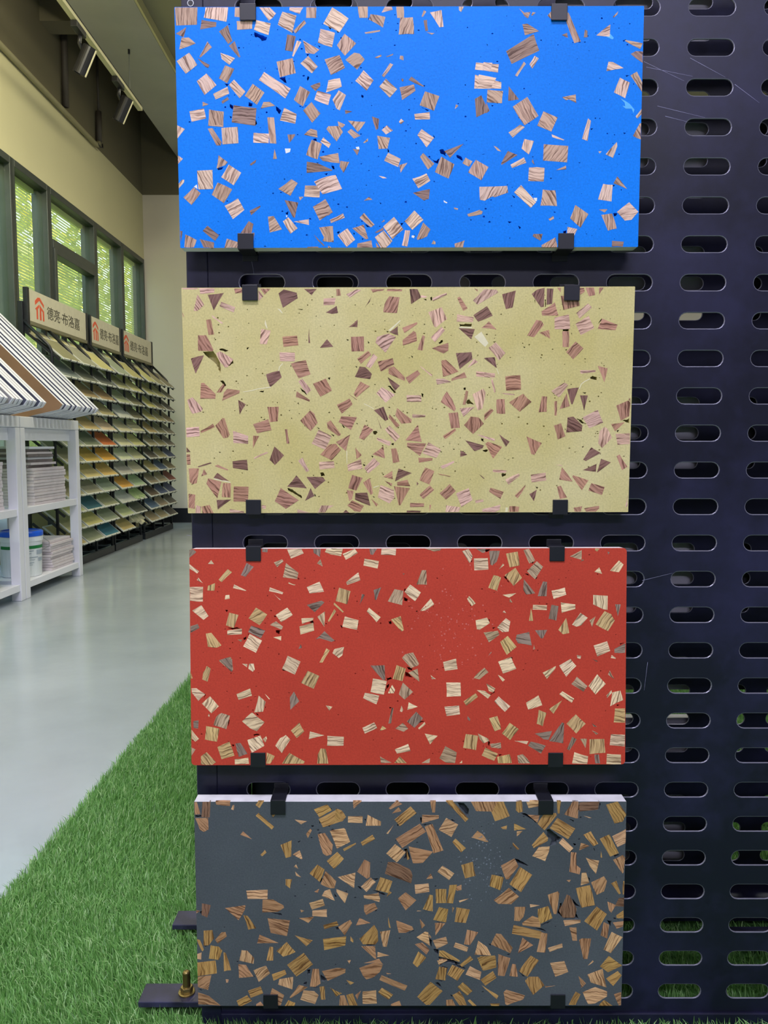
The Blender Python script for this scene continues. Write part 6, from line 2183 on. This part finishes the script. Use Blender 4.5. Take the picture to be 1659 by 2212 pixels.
# the pile leans in a slowly changing direction
ph = 1.9 + 1.2 * np.sin(P[:, 0] * 5.1 + 0.7) * np.cos(P[:, 1] * 3.3) + rs.normal(0, 1.0, n)
hgt = rs.uniform(0.014, 0.026, n)
lean = np.abs(rs.normal(0.45, 0.3, n))
d = np.stack([np.cos(ph), np.sin(ph)], 1)
wa = rs.uniform(0, 2 * np.pi, n)
w = np.stack([np.cos(wa), np.sin(wa)], 1) * rs.uniform(0.0006, 0.0011, n)[:, None]
base = np.concatenate([P, np.full((n, 1), 0.003)], 1)
mid = np.concatenate([P + d * (hgt * lean * 0.35)[:, None], (0.003 + hgt * 0.6)[:, None]], 1)
tip = np.concatenate([P + d * (hgt * lean)[:, None], (0.003 + hgt * np.clip(1.05 - 0.3 * lean, 0.4, 1))[:, None]], 1)
w3 = np.concatenate([w, np.zeros((n, 1))], 1)
V = np.stack([base - w3, base + w3, mid + w3 * 0.9, mid - w3 * 0.9, tip], 1).reshape(-1, 3).astype(np.float32)
me = bpy.data.meshes.new('turf_blades')
me.vertices.add(5 * n)
me.vertices.foreach_set('co', V.ravel())
idx = (np.arange(n) * 5)[:, None]
quad = idx + np.array([[0, 1, 2, 3]])
tri = idx + np.array([[3, 2, 4]])
loops = np.concatenate([quad, tri], 1).astype(np.int32).ravel()
me.loops.add(len(loops))
me.loops.foreach_set('vertex_index', loops)
me.polygons.add(2 * n)
starts = (np.arange(n) * 7)[:, None] + np.array([[0, 4]])
me.polygons.foreach_set('loop_start', starts.astype(np.int32).ravel())
me.update(calc_edges=True)
at = me.attributes.new('rnd', 'FLOAT', 'POINT')
rv = np.clip(rs.normal(0.45, 0.24, n), 0, 1)
at.data.foreach_set('value', np.repeat(rv, 5).astype(np.float32))
me.materials.append(tm.m)
to = bpy.data.objects.new('artificial_turf', me)
COL.objects.link(to)
tag(to, 'short green artificial grass on the floor around the rack', 'artificial grass', kind='stuff')
# ================================================================ SAMPLE RACKS ALONG THE WINDOW WALL
tf = NT('tile_glaze')
_oi = tf.node('ShaderNodeObjectInfo')
_tc = tf.node('ShaderNodeTexCoord')
_nz = tf.node('ShaderNodeTexNoise')
_nz.inputs['Scale'].default_value = 30
_nz.inputs['Detail'].default_value = 6
tf.link(_tc.outputs['Object'], _nz.inputs['Vector'])
_mr = tf.node('ShaderNodeMapRange')
_mr.inputs['To Min'].default_value = 0.82
_mr.inputs['To Max'].default_value = 1.18
tf.link(_nz.outputs['Fac'], _mr.inputs['Value'])
_sc = tf.node('ShaderNodeVectorMath', operation='SCALE')
tf.link(_oi.outputs['Color'], _sc.inputs[0])
tf.link(_mr.outputs['Result'], _sc.inputs['Scale'])
tf.link(_sc.outputs[0], tf.b.inputs['Base Color'])
tf.b.inputs['Roughness'].default_value = 0.6
M['tile_face'] = tf.m

GRID = [  # colours of the samples, top row first; eight columns over the three racks
 [(150,145,108),(198,190,132),(194,186,130),(158,168,140),(190,185,122),(196,192,128),(150,145,112),(136,130,106)],
 [(138,136,102),(156,156,132),(200,194,132),(158,168,142),(188,182,122),(198,196,130),(158,152,116),(136,130,104)],
 [(126,136,130),(112,116,100),(102,106,96),(158,158,116),(194,192,132),(178,176,120),(172,170,120),(116,114,94)],
 [(150,140,105),(158,138,96),(164,138,96),(172,178,138),(126,124,95),(194,188,116),(132,126,100),(100,95,85)],
 [(180,175,145),(178,172,146),(172,162,116),(200,204,190),(112,110,85),(178,172,110),(158,152,110),(136,120,90)],
 [(170,160,110),(190,168,112),(216,194,158),(204,198,158),(200,198,158),(178,158,106),(136,134,100),(126,120,100)],
 [(140,150,125),(116,126,100),(200,112,55),(214,212,168),(204,202,136),(158,152,116),(152,146,106),(110,105,90)],
 [(148,148,116),(194,166,82),(222,168,68),(214,222,182),(198,198,152),(100,95,80),(158,152,110),(70,82,110)],
 [(174,172,120),(208,192,130),(220,186,108),(184,182,168),(208,202,172),(184,172,116),(84,102,126),(126,116,85)],
 [(158,152,116),(158,156,130),(158,172,146),(224,168,78),(172,194,152),(146,136,110),(162,152,120),(124,64,54)],
 [(172,178,126),(46,98,110),(148,152,116),(188,194,184),(172,194,136),(106,90,70),(80,92,122),(74,82,112)],
 [(158,158,116),(194,188,120),(148,158,130),(188,198,146),(90,95,80),(90,114,138),(158,142,116),(95,90,80)],
 [(184,168,116),(152,158,126),(56,116,132),(188,168,106),(222,216,178),(168,152,116),(172,158,120),(84,76,66)]]
ORD = ['top', 'second', 'third', 'fourth', 'fifth', 'sixth', 'seventh', 'eighth', 'ninth', 'tenth', 'eleventh', 'twelfth', 'bottom']

def colour_word(c):
    r, g, b = c
    mx, mn = max(c), min(c)
    tone = 'pale ' if mx > 185 else ('dark ' if mx < 112 else '')
    if mx - mn < 26:
        return tone + 'grey'
    if b >= mx - 2 and b > r + 18:
        return ('teal' if g > 95 and b - g < 18 else 'slate blue')
    if r > g * 1.5:
        return 'rust orange' if g > 90 else 'brick red'
    if r > 205 and b < 115:
        return 'orange yellow'
    if g > r + 5:
        return tone + 'green grey'
    if r - b > 78:
        return tone + 'mustard yellow'
    if r - b > 48:
        return tone + 'cream yellow' if mx > 170 else tone + 'olive tan'
    return tone + ('cream' if mx > 165 else 'beige grey')

XT, SLOPE, TLEN, TTH = -2.12, 40.0, 0.24, 0.011
def tile_mesh(w):
    b = MB().box(-TLEN, 0, -w / 2, w / 2, 0, TTH)
    f = MB().box(-TLEN + 0.012, -0.013, -w / 2 + 0.012, w / 2 - 0.012, TTH, TTH + 0.0006)
    return b, f
tile_proto = {}
def tile_parts(root, w, color, style):
    key = (round(w, 3), style)
    if key not in tile_proto:
        b, f = tile_mesh(w)
        if style == 'ribbed':
            f = MB()
            for k in range(5):
                x0 = -TLEN + 0.01 + k * 0.045
                f.box(x0, x0 + 0.037, -w / 2 + 0.006, w / 2 - 0.006, TTH, TTH + 0.008)
        elif style == 'fingers':
            f = MB()
            b = MB().box(-TLEN, -0.07, -w / 2, w / 2, 0, TTH)
            rr = random.Random(4)
            for k in range(6):
                y0 = -w / 2 + k * w / 6
                e = rr.uniform(0.0, 0.03)
                m = Matrix.Translation((0, y0 + w / 12, 0.016))
                f.obox(m, -TLEN + 0.01, -0.07 + 0.07 * rr.random(), -w / 12 + 0.003, w / 12 - 0.003, -0.014, 0.012 + e * 0.3)
        elif style == 'rippled':
            f = MB()
            rr = random.Random(9)
            for k in range(8):
                y0 = -w / 2 + k * w / 8
                f.box(-TLEN + 0.008, -0.002 - 0.03 * rr.random(), y0 + 0.001, y0 + w / 8 - 0.001, TTH, TTH + 0.004 + 0.006 * rr.random())
        ob = b.build('board', M['tile_edge'], root, local=True, bevel=0.002)
        of = f.build('glazed_face', M['tile_face'], root, local=True, bevel=0.003 if style != 'plain' else 0)
        tile_proto[key] = (ob, of)
    else:
        pb, pf = tile_proto[key]
        ob = pb.copy(); COL.objects.link(ob); ob.parent = root
        of = pf.copy(); COL.objects.link(of); of.parent = root
    of.color = rgb(*color)

hook_src = [None]
brk_src = [None]
def sample_rack(posts, sign, label, rname, c0, text_y, logo_y, tsize):
    y0, y1 = posts[0], posts[-1]
    rk = empty('sample_rack', (-2.3, (y0 + y1) / 2, 0), label, 'rack', 'black sample racks along the window wall')
    for y in posts:
        pts = [(-2.19, y, 0.02), (-2.19, y, 1.455)]
        for k in range(1, 6):
            a = R(45 * k / 5)
            pts.append((-2.19 - 0.10 * (1 - math.cos(a)), y, 1.455 + 0.10 * math.sin(a)))
        pts.append((-2.37, y, 1.677))
        MB().tube(pts, 0.0105, 10).build('post', M['rack_black'], rk, smooth=True)
        MB().box(-2.40, -2.366, y - 0.0135, y + 0.0135, 0.02, 1.80).build('back_post', M['rack_black'], rk, bevel=0.002)
        for i in range(12):
            z = 1.422 - 0.1155 * i
            if brk_src[0] is None:
                brk_src[0] = MB().box(-0.30, -0.012, -0.006, 0.006, -0.022, -0.006).build('bracket', M['rack_black'], rk, local=True)
                o = brk_src[0]
            else:
                o = share(brk_src[0], 'bracket', rk)
            o.location = (XT - rk.location.x, y - rk.location.y, z)
            o.rotation_euler = (0, R(SLOPE), 0)
    MB().box(-2.205, -2.175, y0 - 0.012, y1 + 0.012, 0.0, 0.055).build('base_bar', M['rack_black'], rk, bevel=0.003)
    MB().box(-2.42, -2.39, y0 - 0.012, y1 + 0.012, 0.0, 0.055).build('base_bar', M['rack_black'], rk, bevel=0.003)
    for y in posts:
        MB().box(-2.389, -2.206, y - 0.012, y + 0.012, 0.02, 0.05).build('base_rung', M['rack_black'], rk)
        yb_ = y + (0.05 if y < y1 else -0.05)
        MB().tube([(-2.19, yb_, 0.0555), (-2.19, yb_, 0.058)], 0.006, 8).build('bolt', M['steel'], rk)
    # header sign with frame ends
    s0, s1 = sign
    sb = MB().box(-2.362, -2.345, s0, s1, 1.68, 1.889).build('sign_board', M['sign_face'], rk, bevel=0.001)
    MB().box(-2.366, -2.338, s0, s1, 1.655, 1.6795).build('sign_rail', mat('sign_rail_grey', rgb(120, 116, 90), 0.5), rk)
    for yy in (s0 - 0.034, s1 + 0.002):
        MB().box(-2.37, -2.34, yy, yy + 0.032, 1.60, 1.895).build('sign_end', M['rack_black'], rk, bevel=0.002)
    # red house-shaped mark
    def lg(y, z):
        return (logo_y[0] + (logo_y[1] - logo_y[0]) * y, 1.708 + 0.15 * z)
    lm = MB()
    for poly in ([(0.0, 0.60), (0.5, 0.86), (1.0, 0.60), (1.0, 0.74), (0.55, 1.0), (0.30, 0.97), (0.0, 0.78)],
                 [(0.0, 0.44), (0.44, 0.68), (0.44, 0.545), (0.30, 0.46), (0.30, 0.0), (0.14, 0.0), (0.14, 0.40)],
                 [(0.50, 0.68), (1.0, 0.44), (1.0, 0.0), (0.84, 0.0), (0.84, 0.40), (0.68, 0.47), (0.68, 0.0), (0.50, 0.0)]):
        pl = [lg(*p) for p in poly]
        if sum(pl[i - 1][0] * pl[i][1] - pl[i][0] * pl[i - 1][1] for i in range(len(pl))) < 0:
            pl = pl[::-1]
        lm.prism_yz(pl, -2.3452, -2.3440)
    lm.build('logo', M['logo_red'], sb)
    cu = bpy.data.curves.new('lettering', 'FONT')
    cu.body = '德亮·布洛嘉'
    cu.size = tsize
    cu.extrude = 0.0006
    tmp = bpy.data.objects.new('lettering_tmp', cu)
    COL.objects.link(tmp)
    bpy.context.view_layer.update()
    me = bpy.data.meshes.new_from_object(tmp.evaluated_get(bpy.context.evaluated_depsgraph_get()))
    bpy.data.objects.remove(tmp, do_unlink=True)
    xs = [v.co.x for v in me.vertices] or [0, 1]
    zs = [v.co.y for v in me.vertices] or [0, 1]
    kx = (text_y[1] - text_y[0]) / (max(xs) - min(xs))
    kz = 0.088 / (max(zs) - min(zs))
    for v in me.vertices:
        x, y, z = v.co
        v.co = (-2.3444 + z - rk.location.x, text_y[0] + (x - min(xs)) * kx - rk.location.y, 1.735 + (y - min(zs)) * kz)
    me.materials.clear()
    me.materials.append(M['ink'])
    lt = bpy.data.objects.new('lettering', me)
    COL.objects.link(lt)
    lt.parent = sb
    # the tile samples, each a thing of its own
    ncol = len(posts) - 1
    cname = {3: ['left', 'middle', 'right'], 2: ['left', 'right']}[ncol]
    for j in range(ncol):
        yc = (posts[j] + posts[j + 1]) / 2
        w = posts[j + 1] - posts[j] - 0.028
        for i in range(13):
            color = GRID[i][c0 + j]
            cw = colour_word(color)
            style = 'plain'
            if c0 + j == 4 and i == 5:
                style, cw = 'ribbed', 'ribbed pale cream'
            elif c0 + j == 4 and i == 10:
                style, cw = 'rippled', 'rippled pale green'
            elif c0 + j == 4 and i == 12:
                style, cw = 'fingers', 'split stone cream'
            z = 1.422 - 0.1155 * (i - 1)
            x = XT
            if i == 0:
                x, z = -2.222, 1.468
            t_ = empty('tile_sample', (x, yc, z), '%s tile sample in the %s row, %s column of the %s rack' % (cw, ORD[i], cname[j], rname), 'tile sample', 'tile samples on the wall racks')
            t_.rotation_euler = (0, R(SLOPE if i else 44), 0)
            tile_parts(t_, w, color, style)
            if i:
                for dy in (-0.06, 0.05):
                    if hook_src[0] is None:
                        hm = MB().tube([(-0.02, 0, -0.004), (0.004, 0, -0.004), (0.006, 0, 0.014), (-0.002, 0, 0.016)], 0.0025, 5)
                        hook_src[0] = hm.build('wire_hook', M['rack_black'], t_, local=True)
                        o = hook_src[0]
                    else:
                        o = share(hook_src[0], 'wire_hook', t_)
                    o.location = (0, dy, 0)

sample_rack([5.29, 5.64, 5.99, 6.34], (5.33, 6.33), 'first black tile rack, nearest, under the widest sign board', 'first', 0, (5.61, 6.20), (5.42, 5.56), 0.11)
sample_rack([6.395, 6.74, 7.085], (6.445, 7.125), 'second black tile rack with two columns, between the other racks', 'second', 3, (6.64, 7.10), (6.48, 6.60), 0.10)
sample_rack([7.19, 7.50, 7.81, 8.12], (7.235, 8.09), 'third black tile rack, farthest, beside the back wall', 'third', 5, (7.42, 7.97), (7.25, 7.38), 0.10)

# ================================================================ WHITE DISPLAY STANDS WITH SAMPLE BOARDS
def stand(y0, y1, label):
    t_ = empty('display_stand', (-2.25, (y0 + y1) / 2, 0), label, 'stand', 'white display stands')
    lw = 0.055
    for (xa, xb) in ((-2.055, -2.0), (-2.52, -2.465)):
        for ya in (y0, y1 - lw):
            MB().box(xa, xb, ya, ya + lw, 0.0, 0.955).build('leg', M['white_paint'], t_, bevel=0.003)
    MB().box(-2.52, -2.0, y0, y1, 0.956, 1.018).build('top_ledge', M['white_paint'], t_, bevel=0.004)
    MB().box(-2.07, -2.04, y0 + lw, y1 - lw, 0.885, 0.955).build('apron', M['white_paint'], t_, bevel=0.002)
    MB().box(-2.464, -2.006, y0 + lw, y1 - lw, 0.470, 0.510).build('shelf', M['white_paint'], t_, bevel=0.002)
    MB().box(-2.464, -2.006, y0 + lw, y1 - lw, 0.055, 0.093).build('shelf', M['white_paint'], t_, bevel=0.002)
stand(4.378, 5.215, 'white display stand on legs beside the first tile rack')
stand(3.535, 4.372, 'white display stand cut off by the left picture edge')

def board(y, sheet, label, group, k):
    t_ = empty('sample_board', (-2.2, y, 1.02), label, 'board', group)
    sl = 0.006 * math.sin(k * 2.1)
    P_ = [(-1.85 + sl, 1.062), (-1.83 + sl, 1.089), (-2.5 + sl, 1.757), (-2.55, 1.45), (-2.45, 1.021), (-2.03, 1.021)]
    MB().prism_xz(P_, y, y + 0.026).build('frame_board', M['board_white'], t_, bevel=0.002)
    Q = P_ if k == 0 and sheet is M['board_brown'] else [(-1.854 + sl, 1.066), (-1.836 + sl, 1.091), (-2.498 + sl, 1.751), (-2.546, 1.45), (-2.446, 1.025), (-2.032, 1.025)]
    MB().prism_xz(Q, y - 0.0035, y - 0.0002).build('face_sheet', sheet, t_)
sheets = [M['board_brown'], mat('gap_shade_sheet', rgb(72, 76, 100), 0.6), mat('grey_sheet', rgb(150, 150, 158), 0.6), mat('taupe_sheet', rgb(120, 98, 84), 0.6)]  # the dark ones paint the shade in the gaps between boards
nth = ['first', 'second', 'third', 'fourth', 'fifth', 'sixth', 'seventh', 'eighth', 'ninth', 'tenth', 'eleventh', 'twelfth', 'thirteenth', 'fourteenth']
for k in range(11):
    board(4.545 + 0.0535 * k, sheets[0] if k == 0 else sheets[(1, 1, 2, 1)[k % 4]],
          'white framed sample board with a wide brown wood face' if k == 0 else 'white framed sample board, %s behind the brown wood one' % nth[k - 1], 'sample boards on the stand beside the tile rack', k)
for k in range(14):
    board(4.305 - 0.0535 * k, sheets[(1, 1, 3, 2)[k % 4]], 'white framed sample board, %s in front of the brown wood one' % nth[k], 'sample boards on the left stand', k)

# ---------------------------------------------------------------- stacks of boards on the shelves
rb = random.Random(21)
def stack(x0, x1, y0, y1, z, n, th, m, where, group, name='stacked_board', jit=0.006):
    for k in range(n):
        dx, dy = rb.uniform(-jit, jit * 0.3), rb.uniform(-jit, jit)
        o = MB().box(x0 + dx, x1 + dx, y0 + dy, y1 + dy, z + k * th, z + (k + 1) * th - 0.0012).build(name, m[k % len(m)], bevel=0.0015)
        cwd = 'pale board' if m[k % len(m)] is M['slab_stack'] else ('grey board' if m[k % len(m)] is M['stack_dark'] else 'white board')
        tag(o, '%s, %s from the bottom of the stack %s' % (cwd, nth[k], where), 'board', group)
A = [M['slab_stack']]
stack(-2.34, -2.026, 4.59, 5.04, 0.5105, 12, 0.018, A, 'on the right stand\'s middle shelf', 'boards on the middle shelf of the right stand')
stack(-2.36, -2.05, 4.60, 4.95, 0.7275, 8, 0.0155, [M['stack_dark'], M['slab_stack'], M['stack_dark'], M['board_white']], 'of loose sheets on the right stand', 'loose sheets above the middle shelf stack', 'loose_sheet', 0.03)
stack(-2.33, -2.03, 4.80, 5.13, 0.0935, 11, 0.0165, A, 'on the right stand\'s bottom shelf', 'boards on the bottom shelf of the right stand', 'stacked_board', 0.012)
stack(-2.36, -2.05, 3.72, 4.26, 0.5105, 13, 0.02, A, 'on the left stand\'s middle shelf', 'boards on the middle shelf of the left stand')

# ---------------------------------------------------------------- buckets
def wrap(cx, cy, r, a0, a1, z0, z1, n=10, r2=None):
    r2 = r2 or r
    g = MB()
    for k in range(n):
        p, q = R(a0 + (a1 - a0) * k / n), R(a0 + (a1 - a0) * (k + 1) / n)
        g.add([(cx + r * math.cos(p), cy + r * math.sin(p), z0), (cx + r * math.cos(q), cy + r * math.sin(q), z0),
               (cx + r2 * math.cos(q), cy + r2 * math.sin(q), z1), (cx + r2 * math.cos(p), cy + r2 * math.sin(p), z1)], [(0, 1, 2, 3)])
    return g
bx, by, bz = -2.138, 4.63, 0.0935
t_ = empty('white_bucket', (bx, by, bz), 'white plastic bucket with blue lid and green band on the bottom shelf', 'bucket')
MB().lathe([(0.106, bz), (0.110, bz + 0.004), (0.116, bz + 0.205), (0.122, bz + 0.208), (0.122, bz + 0.232), (0.119, bz + 0.236)], bx, by, 40).build('bucket_body', M['plastic_white'], t_, smooth=False)
MB().lathe([(0.120, bz + 0.2365), (0.124, bz + 0.238), (0.124, bz + 0.258), (0.119, bz + 0.266), (0.105, bz + 0.268), (0.100, bz + 0.262), (0.0, bz + 0.262)], bx, by, 40).build('lid', M['plastic_blue'], t_)
wrap(bx, by, 0.1168, -130, 60, bz + 0.165, bz + 0.183, 24).build('green_band', M['green_band'], t_)
for (a0, a1, z0, z1) in ((-70, -30, 0.150, 0.155), (-70, -38, 0.136, 0.140), (-68, -16, 0.112, 0.117), (-70, -26, 0.100, 0.103), (-66, -30, 0.082, 0.086), (-66, -34, 0.070, 0.073), (-20, 10, 0.13, 0.155), (-14, 6, 0.09, 0.11)):
    wrap(bx, by, 0.1166, a0, a1, bz + z0, bz + z1, 6).build('label_print', M['grey_print'], t_)
MB().tube([(bx + 0.115, by + 0.04, bz + 0.22), (bx + 0.135, by + 0.075, bz + 0.19), (bx + 0.135, by + 0.075, bz + 0.165), (bx + 0.118, by + 0.02, bz + 0.150)], 0.0018, 6).build('handle', M['steel'], t_)

bx, by = -2.145, 4.12
t_ = empty('black_bucket', (bx, by, bz), 'black plastic bucket with printed label at the left picture edge', 'bucket')
MB().lathe([(0.100, bz), (0.104, bz + 0.004), (0.113, bz + 0.215), (0.113, bz + 0.235)], bx, by, 40).build('bucket_body', M['plastic_black'], t_)
MB().lathe([(0.113, bz + 0.2355), (0.120, bz + 0.238), (0.121, bz + 0.254), (0.115, bz + 0.262), (0.108, bz + 0.262), (0.104, bz + 0.257), (0.0, bz + 0.257)], bx, by, 40).build('lid', M['plastic_black'], t_)
lb = wrap(bx, by, 0.1115, -140, 60, bz + 0.095, bz + 0.175, 24, 0.1130).build('label', M['label_white'], t_)
wrap(bx, by, 0.1100, -140, 60, bz + 0.055, bz + 0.0945, 24, 0.1115).build('label_band', M['label_tan'], t_)
wrap(bx, by, 0.1136, -62, -38, bz + 0.140, bz + 0.162, 6).build('label_mark', M['label_red'], lb)
for k in range(4):
    wrap(bx, by, 0.1134, -62 + k * 9, -58 + k * 9, bz + 0.118, bz + 0.130, 2).build('lettering', M['ink'], lb)
